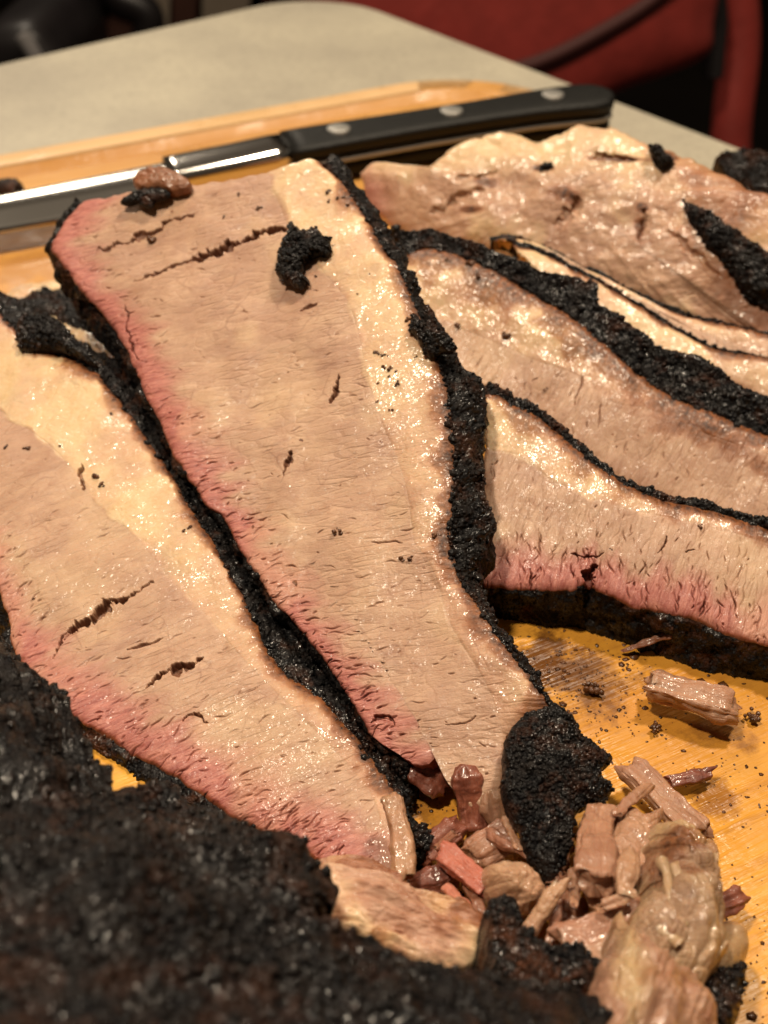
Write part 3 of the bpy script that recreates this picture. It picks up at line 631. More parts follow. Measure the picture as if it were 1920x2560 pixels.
# blade: wedge, flat side up
nb = 60; X = np.linspace(-0.042, -0.262, nb); rows = []
for i, x in enumerate(X):
    t = i / (nb - 1); y1 = 0.0030 - 0.005 * min(1, t * 3) - 0.016 * max(0, t - 0.7) ** 1.5 * 3; y0 = -0.0170 + 0.030 * max(0, t - 0.55) ** 2 * 4.2
    y0 = min(y0, y1 - 0.0006); k = 0.0013
    rows.append([kp(x, y1, k * 0.8 + 0.003), kp(x, y1 - 0.0006, k + 0.003), kp(x, y1 * 0.5 + y0 * 0.5, k * 0.7 + 0.0022), kp(x, y0 + 0.004, 0.0004), kp(x, y0, -0.0002), kp(x, y0 + 0.004, -0.0011), kp(x, y1 - 0.0006, -k + 0.003), kp(x, y1, -k * 0.8 + 0.003)])
G = np.array(rows); G = np.concatenate([[np.repeat(G[0].mean(0)[None], 8, 0)], G, [np.repeat(G[-1].mean(0)[None], 8, 0)]], 0)[:, :]
G = G.reshape(len(rows) + 2, 8, 3); mesh('blade', [(G, grid_faces(len(G), 8, True))], M['blade'], knife)

PA = Plane((180, 500, .047), (1000, 640, .056), (1300, 1790, .018))
PB = Plane((0, 1300, .013), (470, 1230, .020), (880, 1950, .007))
PC = Plane((1230, 1000, .033), (1230, 1440, .012), (1900, 1590, .011))
PD = Plane.facing((1050, 700, .030), (-.30, -.58, .76))
PE = Plane.facing((1400, 660, .026), (-.25, -.55, .8))
PE2 = Plane.facing((1300, 640, .024), (-.2, -.5, .84))
PF = Plane((1000, 420, .030), (1900, 520, .036), (1400, 640, .018))
if STAGE >= 1:
    A = brisket('brisket_slice', 'large central slice on top, with a pink left edge and black crumb on its face', PA,
        L=[(165,425),(140,465),(106,525),(120,552),(168,620),(228,690),(262,740),(290,800),(320,870),(345,920),(375,985),(400,1020),(440,1088),(475,1112),(500,1165),(540,1225),(580,1290),(640,1352),(690,1415),(740,1490),(775,1545),(800,1590),(845,1615)],
        Fc=[(575,368),(602,440),(640,520),(700,590),(750,650),(775,720),(790,800),(810,870),(835,940),(860,1000),(880,1070),(888,1130),(895,1170),(920,1205),(945,1260),(965,1330),(1000,1395),(1035,1450),(1060,1500),(1088,1590)],
        R=[(690,342),(740,390),(780,450),(820,520),(860,580),(890,640),(915,700),(940,760),(960,830),(970,900),(975,960),(975,1030),(975,1100),(970,1150),(978,1205),(1000,1260),(1040,1320),(1090,1390),(1130,1440),(1165,1490),(1190,1525)],
        T=([(230,418),(290,405),(380,397),(450,388),(540,374)], [(630,352),(665,337)]),
        Bt=([(880,1640),(905,1655),(925,1650),(945,1628),(962,1640),(980,1690),(1000,1735),(1035,1735),(1070,1700),(1085,1645)], [(1140,1542)]),
        B=[(715,335),(760,385),(820,458),(852,510),(880,580),(902,620),(942,690),(985,745),(1003,790),(1046,830),(1046,900),(1048,960),(1050,1040),(1062,1100),(1064,1160),(1042,1200),(1032,1250),(1062,1310),(1087,1370),(1132,1425),(1170,1485),(1196,1525)], B_off=0.010,
        LB=[(165,427),(139,466),(105,526),(114,562),(150,630),(205,700),(245,755),(280,815),(312,880),(338,930),(368,995),(395,1030),(436,1098),(470,1122),(496,1175),(536,1235),(576,1300),(636,1360),(686,1425),(736,1500),(770,1555),(795,1600),(840,1625)], LB_off=0.006,
        nv=1050, nl=460, nf=150, seed=3, cream=(1.15, 0.0), char=0.004, fib_ang=0.45, n_slit=260, n_ring=230, ring=0.0150, lip=900,
        tears=[([(205,542),(260,520),(330,492),(380,470),(430,455)],3.6,1.5), ([(285,605),(350,580),(440,550)],3.2,1.2), ([(410,560),(450,548),(500,528),(530,520)],7,2.4), ([(520,522),(560,508),(612,490)],9,3.0),
               ([(738,805),(728,835),(715,868)],6,2.0), ([(622,965),(612,1000),(605,1030)],4.5,1.6), ([(650,672),(690,655)],3,0.9),
               ([(265,655),(268,690),(280,740),(300,770)],3,1.2), ([(960,1565),(1000,1560),(1030,1545)],2,0.8), ([(800,1560),(830,1545),(850,1570)],3,1.2), ([(870,1175),(850,1168),(800,1172)],1.6,0.6)],
        base=[-0.02, 0.2, 0])
if STAGE >= 2:
    B = brisket('brisket_slice', 'left front slice with a broad white fat band and two torn gaps across its face', PB,
        L=[(-60,1130),(-30,1220),(8,1320),(20,1395),(62,1455),(110,1505),(170,1556),(240,1598),(300,1638),(360,1668),(420,1706),(480,1748),(540,1782),(590,1800),(645,1835),(700,1872),(760,1940),(860,2030)],
        Fc=[(-60,830),(0,885),(50,920),(110,965),(160,1020),(200,1080),(260,1130),(310,1180),(370,1250),(430,1310),(480,1370),(530,1430),(560,1460),(600,1500),(640,1540),(690,1590),(740,1640),(790,1700),(818,1760),(822,1830),(840,1890),(940,1960)],
        R=[(-60,620),(20,690),(60,735),(140,765),(190,792),(232,832),(285,900),(335,970),(375,1030),(415,1100),(455,1160),(493,1230),(525,1290),(552,1350),(578,1400),(606,1440),(650,1470),(690,1500),(730,1548),(770,1592),(808,1640),(838,1682),(868,1740),(890,1790),(888,1850),(885,1900),(990,1930)],
        B=[(-40,600),(60,660),(110,700),(170,740),(245,775),(295,815),(342,880),(392,960),(442,1050),(485,1110),(535,1190),(590,1290),(642,1370),(700,1450),(745,1500),(782,1550),(825,1600),(870,1650),(900,1700),(880,1750),(893,1790),(892,1850),(890,1900),(992,1935)], B_off=0.007,
        LB=[(-60,1180),(-30,1280),(0,1370),(20,1440),(60,1500),(105,1540),(150,1580),(200,1614),(260,1652),(330,1692),(400,1732),(470,1770),(540,1800),(590,1820),(645,1850),(700,1890),(760,1960),(860,2050)], LB_z=0.001,
        nv=1050, nl=420, nf=170, seed=11, cream=(1.3, 0.0), fib_ang=0.33, n_slit=220, n_ring=220, ring=0.0135, lip=800,
        tears=[([(105,1418),(135,1370),(190,1335),(250,1298),(330,1258)],7,2.6), ([(318,1485),(345,1462),(400,1440),(440,1420)],6,2.2), ([(178,1005),(175,1060)],5,1.6), ([(400,1560),(430,1545),(455,1560)],3.5,1.4), ([(270,1405),(350,1375)],2.4,0.9), ([(360,1770),(370,1840)],2,0.8)],
        base=[-0.08, 0.17, 0])
if STAGE >= 3:
    C = brisket('brisket_slice', 'right hand slice whose pink lower edge stands on thick black bark above the bare wood', PC,
        L=[(1032,1225),(1036,1262),(1090,1270),(1150,1272),(1200,1274),(1240,1275),(1262,1262),(1285,1272),(1330,1296),(1370,1312),(1420,1322),(1480,1332),(1530,1352),(1580,1372),(1640,1392),(1760,1420)],
        Fc=[(1048,950),(1062,970),(1110,976),(1150,1000),(1190,1035),(1235,1062),(1300,1085),(1380,1105),(1480,1125),(1580,1148),(1760,1200)],
        R=[(1046,845),(1075,846),(1110,868),(1160,890),(1210,930),(1250,970),(1300,1010),(1350,1040),(1400,1062),(1450,1078),(1500,1086),(1560,1100),(1620,1122),(1760,1165)],
        B=[(1050,815),(1080,822),(1120,840),(1170,868),(1222,908),(1265,950),(1318,996),(1380,1038),(1430,1056),(1500,1070),(1570,1088),(1650,1110),(1760,1145)], B_off=0.004,
        LB=[(1035,1270),(1042,1300),(1090,1325),(1150,1338),(1200,1345),(1250,1350),(1290,1362),(1330,1380),(1380,1392),(1430,1402),(1480,1430),(1530,1442),(1580,1452),(1640,1462),(1700,1470),(1760,1480)], LB_z=0.001,
        nv=640, nl=330, nf=90, seed=21, cream=(0.9, 0.0), char=0.005, roll=1.3, slim=0.5, bark_mat='bark_brown', fib_ang=-0.28, n_slit=170, n_ring=170, ring=0.0115, lip=500, thick=0.010, lip_r=(0.0002, 0.00055),
        tears=[([(1262,1285),(1275,1255),(1268,1235),(1290,1215)],10,3.2), ([(1230,1200),(1270,1202),(1300,1190)],3,1.2), ([(1150,1275),(1145,1230)],2,1.0), ([(1420,1200),(1440,1160)],2.4,1.0), ([(1500,1185),(1480,1200)],2.4,1.0)],
        base=[0.11, 0.2, 0])
    D = brisket('brisket_slice', 'upper right slice with a thick crusty black bark rim and a deep fat band', PD,
        L=[(900,720),(930,770),(965,800),(1050,850),(1170,905),(1260,985),(1320,1035),(1430,1090),(1500,1105),(1600,1130),(1760,1175)],
        Fc=[(890,640),(925,685),(980,702),(1030,722),(1100,752),(1160,780),(1200,792),(1250,812),(1290,850),(1330,872),(1400,884),(1450,902),(1520,934),(1600,962),(1760,1010)],
        R=[(872,545),(920,532),(990,545),(1040,563),(1090,592),(1140,622),(1190,652),(1240,684),(1290,722),(1340,770),(1380,802),(1420,832),(1480,862),(1540,886),(1600,910),(1760,965)],
        B=[(842,488),(880,498),(930,495),(980,510),(1040,530),(1100,556),(1180,585),(1250,600),(1288,612),(1292,655),(1350,692),(1400,730),(1440,758),(1500,772),(1560,802),(1610,838),(1760,900)], B_off=0.003,
        nv=620, nl=200, nf=150, seed=31, fib_ang=1.45, n_slit=60, n_ring=20, ring=0.0, lip=900, lip_r=(0.0003, 0.0009), char=0.011, roll=1.8, cream=(1.0, 0.1), bark_amp=0.0010,
        tears=[([(1258,810),(1250,850),(1240,880)],1.6,0.6), ([(1300,870),(1290,930)],1.4,0.5)], base=[0.1, 0.28, 0])
if STAGE >= 4:
    E = brisket('brisket_slice', 'thin slice standing behind the thick barked one, only a cream strip of it showing', PE,
        L=[(1180,640),(1250,690),(1330,740),(1400,785),(1480,830),(1560,880),(1760,960)],
        Fc=[(1175,600),(1260,650),(1330,700),(1420,750),(1500,790),(1590,830),(1760,890)],
        R=[(1100,520),(1160,535),(1222,565),(1300,606),(1375,650),(1440,690),(1500,728),(1560,752),(1640,765),(1760,790)],
        B=[(1100,498),(1150,508),(1215,545),(1300,590),(1375,636),(1440,676),(1500,716),(1560,742),(1640,756),(1760,780)], B_off=0.003,
        nv=400, nl=90, nf=80, seed=41, fib_ang=-1.2, n_slit=40, n_ring=10, ring=0.0, lip=260, lip_r=(0.0002,0.0004), bark_amp=0.0004, char=0.003, base=[0.12, 0.32, 0], thick=0.005, slim=0.4, bark_mat='bark_brown')
    E2 = brisket('brisket_slice', 'thinnest slice at the back of the fan, a yellowish strip edged with thin bark', PE2,
        L=[(1180,560),(1250,620),(1330,670),(1400,710),(1480,750),(1560,780),(1760,830)],
        Fc=[(1170,530),(1260,580),(1330,625),(1420,668),(1500,710),(1590,745),(1760,800)],
        R=[(1060,512),(1130,512),(1200,542),(1260,575),(1330,605),(1400,640),(1470,672),(1540,690),(1620,708),(1760,745)],
        B=[(1050,495),(1130,498),(1200,528),(1262,560),(1335,590),(1405,625),(1475,658),(1545,678),(1625,696),(1760,732)], B_off=0.003,
        nv=360, nl=80, nf=70, seed=45, fib_ang=-1.2, n_slit=30, n_ring=10, ring=0.0, lip=160, lip_r=(0.0002,0.0004), bark_amp=0.0004, char=0.003, base=[0.13, 0.35, 0], thick=0.005, slim=0.4, bark_mat='bark_brown')
    # back pile
    def zF(px, P):
        f = sstep(0.15, 0.55, fbm(P, 0.02, 3, 5)) * 0.8
        top = sstep(420, 340, px[..., 1] / V); r = sstep(1400, 1560, px[..., 0] / V + (480 - px[..., 1] / V) * 0.4)
        pk = sstep(880, 800, px[..., 0] / V) * 0.7
        spots = [(1180, 383, 26, 10), (1340, 362, 60, 8), (1060, 412, 26, 12), (1030, 470, 30, 9), (1230, 440, 34, 22), (1390, 470, 14, 12), (1385, 510, 10, 26), (1440, 350, 28, 14)]
        b = 0 * px[..., 0]
        for x, y, a, c in spots:
            b = np.maximum(b, 1.0 * (1 - sstep(0.4, 1.3, np.sqrt(((px[..., 0] / V - x) / a) ** 2 + ((px[..., 1] / V - y) / c) ** 2) + 0.35 * fbm(P, 0.004, 2, 8))))
        b = np.clip(b + r * (0.42 + 0.3 * fbm(P, 0.008, 3, 9)), 0, 1)
        return np.stack([pk, np.clip(f + top, 0, 1), b, 1 + 0 * f], -1)
    def rF(px, P):
        h = 0
        for ln, wd, dp in (([(940,485),(975,455),(1010,440),(1060,420)],7,2.0), ([(1210,500),(1240,470),(1260,440)],8,1.5), ([(1380,545),(1385,500),(1395,470)],5,2.2), ([(1290,368),(1330,355),(1380,362)],6,1.8), ([(990,400),(1030,398),(1080,385)],7,1.2), ([(1440,520),(1500,560),(1560,620)],5,1.5)):
            a = np.zeros(px.shape[:2]); tear(px, a, np.array(ln, float) * V, wd * V, dp); h = h + a
        return h / 1000 + 0.0004 * fbm(P, 0.005, 3, 77)
    Fp = thing('brisket_chunk', 'pale rough chunk of brisket heaped behind the slices beside the knife handle', 'meat slice', [0.1, 0.4, 0])
    plate('lean_meat', None, [(778,375),(800,358),(835,356),(880,368),(915,372),(950,350),(990,315),(1040,298),(1090,290),(1130,296),(1160,308),(1205,292),(1260,275),(1330,284),(1380,305),(1440,328),(1500,350),(1560,378),(1620,412),(1700,450),(1780,560),(1760,780),(1640,745),(1500,710),(1380,670),(1240,620),(1120,575),(1000,545),(900,520),(850,490),(800,440)],
          PF, 'fat', thick=0.007, under=0.020, centre=(1230,440), nr=220, na=520, seed=52, noise=0.0010, nscale=0.018, parent=Fp, zonef=zF, relief=rF, dome=3.0, ragged=5)
    plate('bark', None, [(1468,440),(1500,448),(1540,470),(1580,500),(1620,530),(1700,590),(1740,700),(1640,690),(1590,630),(1560,590),(1520,560),(1495,520),(1472,480)], PF, 'bark', thick=0.0105, under=0.004, nr=60, na=220, seed=53, noise=0.001, cell=0.0014, parent=Fp, grain=260)
    plate('bark', None, [(1400,330),(1425,328),(1440,350),(1462,365),(1455,385),(1430,395),(1412,370)], PF, 'bark_brown', thick=0.0100, under=0.003, nr=26, na=90, seed=54, noise=0.001, cell=0.0012, parent=Fp, grain=60)
    plate('bark', None, [(1160,378),(1185,365),(1212,372),(1208,392),(1180,402),(1160,398)], PF, 'bark_brown', thick=0.0080, under=0.003, nr=22, na=70, seed=55, noise=0.0008, cell=0.001, parent=Fp, grain=20)
    plate('brisket_chunk', 'black crusted lump at the far right edge of the board, behind the pale chunk', [(1545,345),(1600,336),(1680,345),(1760,380),(1760,480),(1660,460),(1600,420),(1560,380)], Plane((1550,345,.026), (1700,350,.026), (1600,440,.02)), 'bark', 'meat chunk', thick=0.006, under=0.02, nr=60, na=200, seed=57, noise=0.0015, cell=0.0015, grain=120)
if STAGE >= 5:
    # slice tucked behind the left one
    PG = Plane((0, 800, .004), (250, 760, .006), (200, 640, .003))
    G_ = thing('brisket_slice', 'mostly hidden slice at the left edge, white fat end showing over bare board', 'meat slice', [-0.1, 0.22, 0], 'brisket slices fanned out on the board')
    plate('fat_layer', None, [(-60,700),(0,645),(40,622),(90,612),(140,612),(200,640),(260,700),(300,770),(290,820),(200,780),(60,740)], PG, 'fat', thick=0.003, under=0.012, nr=70, na=260, seed=61, fat=1, parent=G_, relief=None, ragged=3)
    plate('bark', None, [(-10,680),(10,668),(60,650),(95,635),(120,640),(150,628),(200,640),(232,680),(262,735),(240,752),(205,748),(170,735),(120,715),(60,700),(20,695)], PG, 'bark', thick=0.0045, under=0.003, nr=60, na=240, seed=62, noise=0.0008, cell=0.0012, parent=G_, grain=260, centre=(140,690))
    plate('bark', None, [(225,800),(262,788),(300,800),(330,880),(360,960),(400,1040),(380,1060),(330,985),(285,905),(240,840)], PG, 'bark', thick=0.0045, under=0.003, nr=50, na=240, seed=63, noise=0.0008, cell=0.0012, parent=G_, grain=260)
    plate('jelly_patch', None, [(150,738),(190,742),(240,752),(275,770),(272,790),(240,800),(225,806),(205,800),(190,780),(160,760)], PG, 'jelly', thick=0.0030, under=0.002, nr=60, na=180, seed=64, noise=0.0007, fat=0.5, parent=G_)
    o = plate('bark_flake', 'square black bark flake stuck on the fat at the left edge', [(42,702),(60,690),(110,690),(135,705),(160,728),(190,760),(215,790),(195,790),(165,772),(130,758),(90,762),(48,758),(38,740)], PB, 'bark', 'bark flake', thick=0.0035, under=0.001, nr=50, na=200, seed=65, noise=0.0006, cell=0.0010, grain=200, centre=(100,728))
    # front chunk, close to the lens
    PH = Plane((100, 1560 * V, .040), (720 * V, 1930 * V, .040), (300, 2500, .062))
    plate('brisket_chunk', 'big unsliced end piece covered in black crumbly bark, out of focus at the lower left', [(-160,1290),(-40,1330),(0,1372),(38,1415),(62,1455),(110,1505),(145,1550),(190,1602),(228,1650),(245,1695),(285,1702),(325,1688),(395,1720),(470,1750),(520,1780),(560,1812),(610,1816),(665,1850),(664,1884),(704,1890),(722,1935),(702,1960),(668,1985),(700,2020),(760,2034),(820,2046),(880,2090),(960,2120),(1040,2150),(1110,2130),(1180,2140),(1260,2150),(1305,2185),(1290,2260),(1200,2420),(800,2600),(200,2700),(-300,2500),(-300,1700)],
          PH, 'bark_dull', 'meat chunk', thick=0.0050, under=0.042, centre=(330,2180), nr=330, na=900, seed=71, noise=0.0042, nscale=0.015, cell=0.0010, cscale=0.0013, grain=2600, grain_r=(0.0003, 0.0009), dome=2.6, ragged=20)
if STAGE >= 6:
    gp = 'shredded scraps piled at the lower right'
    # crumb on the central slice
    PA1 = Plane((180, 500, .0482), (1000, 640, .0572), (1300, 1790, .0192))
    cr = thing('bark_crumb', 'black curled bark crumb sitting on the upper face of the central slice', 'bark crumb', surf(A, (760, 620)))
    plate('crust', None, [(625,492),(633,480),(642,495),(660,505),(678,508),(685,500),(697,512),(715,520),(712,535),(705,548),(690,552),(672,556),(668,572),(655,588),(632,596),(605,590),(597,575),(600,560),(607,545),(615,530),(628,515)], PA1, 'bark', thick=0.0028, under=0.0012, centre=(640,540), nr=50, na=200, seed=81, noise=0.0005, cell=0.0009, parent=cr, grain=260, grain_r=(0.0002,0.0007), ragged=13)
    plate('crust', None, [(600,575),(632,585),(638,598),(655,592),(667,600),(668,612),(650,620),(625,618),(605,608),(596,592)], PA1, 'bark', thick=0.0022, under=0.001, ragged=7, nr=40, na=140, seed=82, noise=0.0004, cell=0.0007, parent=cr, grain=50, grain_r=(0.0002,0.0005))
    plate('bark_flake', 'flat black crumb on the top left corner of the central slice', [(262,440),(275,425),(300,420),(320,408),(345,405),(365,415),(360,428),(335,435),(325,448),(300,440),(280,445)], PA1, 'bark_brown', 'bark flake', thick=0.0015, under=0.001, nr=36, na=140, seed=83, noise=0.0004, cell=0.0006, grain=60, grain_r=(0.0002,0.0005))
    plate('meat_scrap', 'shiny brown pink scrap on the far edge of the central slice against the blade', [(290,385),(300,370),(330,364),(365,368),(392,378),(412,398),(395,412),(350,412),(305,412),(290,400)], PA1, 'darkred', thick=0.0022, under=0.003, nr=50, na=140, seed=84, noise=0.0006, brown=0.45, fat=0.3)
    plate('bark_flake', 'black crust bits bridging the fat edge of the central slice at mid height', [(888,695),(903,690),(915,712),(935,735),(960,742),(988,748),(975,762),(945,770),(925,760),(905,738),(893,720)], Plane((180, 500, .0475), (1000, 640, .0565), (1300, 1790, .0185)), 'bark', 'bark flake', thick=0.0022, under=0.001, nr=40, na=150, seed=86, cell=0.0008, grain=120, grain_r=(0.0002, 0.0006), ragged=10)
    # bark flake standing on the lower end
    plate('bark_flake', 'large tapering black bark flake hanging off the lower end of the central slice', [(1092,1600),(1110,1568),(1135,1545),(1185,1526),(1215,1530),(1238,1560),(1250,1585),(1282,1605),(1325,1640),(1300,1662),(1302,1690),(1322,1712),(1298,1738),(1252,1750),(1240,1790),(1228,1840),(1210,1880),(1186,1908),(1160,1888),(1138,1840),(1115,1785),(1088,1735),(1088,1660)],
          Plane((1260, 1800, .0185), (1500, 1900, .015), (1370, 2190, .013)), 'bark', 'bark flake', thick=0.0035, under=0.003, centre=(1195,1690), nr=110, na=420, seed=91, noise=0.0009, nscale=0.004, cell=0.0010, cscale=0.0010, grain=700, grain_r=(0.0002, 0.0006), dome=3, ragged=6)
    strip('meat_scrap', 'thick squared block of meat lying alone on the wood at the right', (1398,1476), (1588,1532), .006, .006, 74, 'tan', thick=0.75, seed=1, sq=5, fat=0.12)
    strip('meat_scrap', 'long tan strip lying diagonally on the wood below the squared block', (1362,1650), (1512,1812), .006, .006, 66, 'tan', thick=0.55, seed=2, sq=4, fat=0.1, taper=0.05)
    strip('meat_scrap', 'small dark red sliver on the wood beside the long diagonal strip', (1442,1690), (1538,1668), .003, .003, 30, 'darkred', thick=0.7, seed=3)
    # under the end of the central slice
    strip('meat_scrap', 'dark brown strip hanging below the broken end of the central slice', (1005,1665), (1020,1800), .012, .004, 62, 'darkred', thick=0.6, seed=4, group=gp)
    strip('meat_scrap', 'pink brown strip behind the tip of the bark flake', (1060,1700), (1088,1815), .010, .004, 55, 'darkred', thick=0.6, seed=5, fat=0.25, group=gp)
    strip('meat_scrap', 'dark red lump in the shadow of the notch in the central slice', (890,1650), (960,1700), .006, .003, 70, 'darkred', thick=0.6, seed=6, group=gp)
    plate('bark_flake', 'small black bark bit in the gap between the two front slices', [(838,1625),(870,1622),(888,1640),(892,1680),(885,1705),(860,1690),(840,1660)], Plane((970, 1880, .004), (1020, 1900, .004), (1000, 1960, .003)), 'bark', 'bark flake', thick=0.004, under=0.003, nr=40, na=120, seed=92, noise=0.0006, cell=0.0008, grain=60)
    plate('bark_flake', 'small black bark bit beside the fatty end of the left slice', [(893,1790),(912,1785),(930,1800),(928,1840),(912,1862),(892,1850)], Plane((1035, 2080, .006), (1075, 2080, .006), (1050, 2140, .005)), 'bark', 'bark flake', thick=0.003, under=0.005, nr=40, na=120, seed=93, noise=0.0006, cell=0.0008, grain=50)
    # pile
    strip('meat_scrap', 'dark red strip at the left end of the scrap pile', (912,1850), (990,1790), .005, .006, 50, 'darkred', thick=0.7, seed=7, group=gp)
    strip('meat_scrap', 'dark red block under the bright pink scrap', (890,1925), (990,1885), .007, .008, 66, 'darkred', thick=0.7, seed=8, group=gp, sq=4)
    strip('meat_scrap', 'brownish red block behind the bright pink scrap', (1015,1855), (1110,1800), .007, .008, 74, 'darkred', thick=0.7, seed=9, group=gp, sq=4, fat=0.2)
    strip('meat_scrap', 'bright pink scrap at the middle of the pile', (955,1838), (1062,1925), .012, .013, 52, 'pink', thick=0.6, seed=10, group=gp, sq=4)
    plate('meat_scrap', 'orange tan wedge of meat right of the bright pink scrap', [(1055,1870),(1090,1862),(1125,1872),(1160,1900),(1172,1945),(1150,1975),(1100,1972),(1060,1945),(1050,1900)], Plane((1225, 2170, .016), (1340, 2190, .014), (1280, 2270, .013)), 'tan', thick=0.005, under=0.010, nr=60, na=200, seed=11, noise=0.0009, nscale=0.004, fat=0.3, group=gp)
    strip('meat_scrap', 'thin pale strip leaning up towards the tip of the bark flake', (1132,2020), (1214,1902), .016, .020, 30, 'tan', thick=0.7, seed=12, group=gp, fat=0.25)
    strip('meat_scrap', 'short narrow strip beside the thin pale one', (1182,2045), (1205,1965), .014, .016, 26, 'tan', thick=0.7, seed=13, group=gp)
    strip('meat_scrap', 'upright blunt strip just right of the bark flake', (1292,1745), (1282,1912), .016, .022, 72, 'tan', thick=0.75, seed=14, group=gp, fat=0.05)
    plate('meat_scrap', 'broad tan slab of meat behind the upright blunt strip', [(1318,1755),(1345,1745),(1390,1765),(1430,1752),(1420,1800),(1400,1850),(1380,1910),(1360,1960),(1320,1960),(1300,1880),(1310,1800)], Plane((1520, 2040, .014), (1640, 2040, .012), (1560, 2220, .016)), 'tan', thick=0.004, under=0.012, nr=80, na=260, seed=15, noise=0.0010, nscale=0.004, fat=0.15, group=gp)
    strip('meat_scrap', 'wide tan strip lying level below the upright one', (1205,2040), (1385,1962), .018, .019, 64, 'tan', thick=0.6, seed=16, group=gp, bend=-0.12, sq=4)
    strip('meat_scrap', 'wide tan strip half hidden by the yellow fat point', (1240,2090), (1400,2035), .018, .019, 58, 'tan', thick=0.6, seed=17, group=gp, sq=4, fat=0.15)
    strip('meat_scrap', 'short brown end of meat between the tan strips', (1175,1945), (1262,1985), .012, .013, 60, 'tan', thick=0.7, seed=18, group=gp, brown=0.15)
    strip('meat_scrap', 'tan strip in the shadow between bark flake and upright strip', (1215,1800), (1200,1930), .010, .012, 55, 'tan', thick=0.7, seed=19, group=gp, brown=0.2)
    def fibre(d, amp, sc=0.0022):
        d = np.array(d, float); d /= np.linalg.norm(d); n = np.array([-d[1], d[0]])
        def f(px, P):
            a = P[..., 0] * d[0] + P[..., 1] * d[1]; b = P[..., 0] * n[0] + P[..., 1] * n[1]
            return amp * fbm(np.stack([a * 0.22, b, P[..., 2] * 0.3], -1), sc, 4, 5, 0.6)
        return f
    def lumpy(amp, sc, d):
        fb = fibre(d, 0.0007)
        def f(px, P):
            wp = P + 0.0022 * np.stack([fbm(P, 0.005, 2, 81), fbm(P, 0.005, 2, 82), fbm(P, 0.005, 2, 83)], -1)
            q = wp @ np.diag([1.0, 0.6, 1.0]); return amp * (0.6 - worley(q, sc, 5) ** 2 * 1.4) + 0.35 * amp * (0.5 - worley(q, sc * 0.35, 6) ** 2) + fb(px, P)
        return f
    def zj(px, P):
        x, y = px[..., 0] / V, px[..., 1] / V
        f = np.clip(0.45 + 0.8 * fbm(P, 0.010, 3, 44), 0, 1); b = 0.55 * sstep(0.25, 0.6, fbm(P, 0.006, 3, 46))
        dk = 1 - sstep(0.4, 1.2, np.hypot((x - 1405) / 45, (y - 1880) / 55)); return np.stack([0.25 * sstep(0.2, 0.6, fbm(P, 0.008, 2, 48)), f * (1 - 0.6 * dk), np.clip(b + 0.5 * dk, 0, 1) * 0.7, 1 + 0 * x], -1)
    plate('fat_lump', 'glistening grey brown jellied fat mass at the right of the scrap pile', [(1385,1830),(1400,1800),(1440,1808),(1490,1850),(1508,1890),(1500,1930),(1520,1980),(1530,2040),(1525,2110),(1490,2160),(1420,2150),(1370,2090),(1340,2020),(1375,1960),(1380,1900)], Plane((1620, 2110, .016), (1770, 2200, .012), (1650, 2480, .022)), 'jelly', 'fat lump', octv=2, thick=0.009, under=0.014, nr=150, na=420, seed=20, noise=0.0022, nscale=0.008, zonef=zj, relief=lumpy(0.0026, 0.0058, (0.35, -1.0)), group=None, ragged=8)
    def zc(px, P):
        x, y = px[..., 0] / V, px[..., 1] / V; g = np.clip(1.15 - np.abs(x - 1335) / 55 - (y - 2080) / 260 + 0.7 * fbm(P, 0.008, 3, 61), 0.1, 1)
        return np.stack([0.3 * (1 - g), g, 0.35 * sstep(0.1, 0.6, fbm(P, 0.005, 3, 63)) * (1 - 0.5 * g), 1 + 0 * x], -1)
    plate('fat_lump', 'yellowish and brown fat lump at the bottom of the scrap pile', [(1330,1975),(1345,2010),(1365,2060),(1440,2110),(1500,2140),(1540,2220),(1500,2300),(1300,2300),(1265,2200),(1275,2130),(1300,2090),(1318,2040)], Plane((1560, 2420, .026), (1700, 2440, .024), (1600, 2560, .028)), 'jelly', 'fat lump', octv=2, thick=0.006, under=0.024, centre=(1400,2180), nr=120, na=360, seed=24, noise=0.0016, nscale=0.009, zonef=zc, relief=lumpy(0.0022, 0.0060, (0.5, 1.0)), ragged=6)
    plate('fat_lump', 'small pale knob of fat at the right edge of the pile, above black bark', [(1520,2040),(1560,2010),(1600,2030),(1605,2080),(1580,2120),(1540,2120),(1515,2090)], Plane((1760, 2350, .012), (1850, 2350, .010), (1800, 2440, .014)), 'jelly', 'fat lump', octv=2, thick=0.005, under=0.012, nr=60, na=160, seed=25, noise=0.0012, nscale=0.005, fat=0.8, brown=0.15)
    plate('bark_flake', 'wet black bark bit under the small fat knob at the lower right', [(1530,2110),(1565,2110),(1600,2100),(1600,2160),(1575,2230),(1520,2260),(1500,2200),(1515,2150)], Plane((1760, 2450, .012), (1850, 2450, .010), (1800, 2560, .016)), 'bark', 'bark flake', thick=0.004, under=0.012, nr=50, na=160, seed=26, noise=0.0010, cell=0.0010, grain=100)
    strip('meat_scrap', 'dark red wedge with a blackened tip at the right edge of the pile', (1500,1975), (1600,1935), .008, .006, 78, 'darkred', thick=0.7, seed=27, taper=0.45, group=gp)
    def zo(px, P):
        return np.stack([0.15 + 0 * P[..., 0], np.clip(0.12 + fbm(P, 0.007, 3, 33), 0, 1), 0.6 * np.clip(fbm(P, 0.006, 3, 35) + 0.5, 0, 1), 1 + 0 * P[..., 0]], -1)
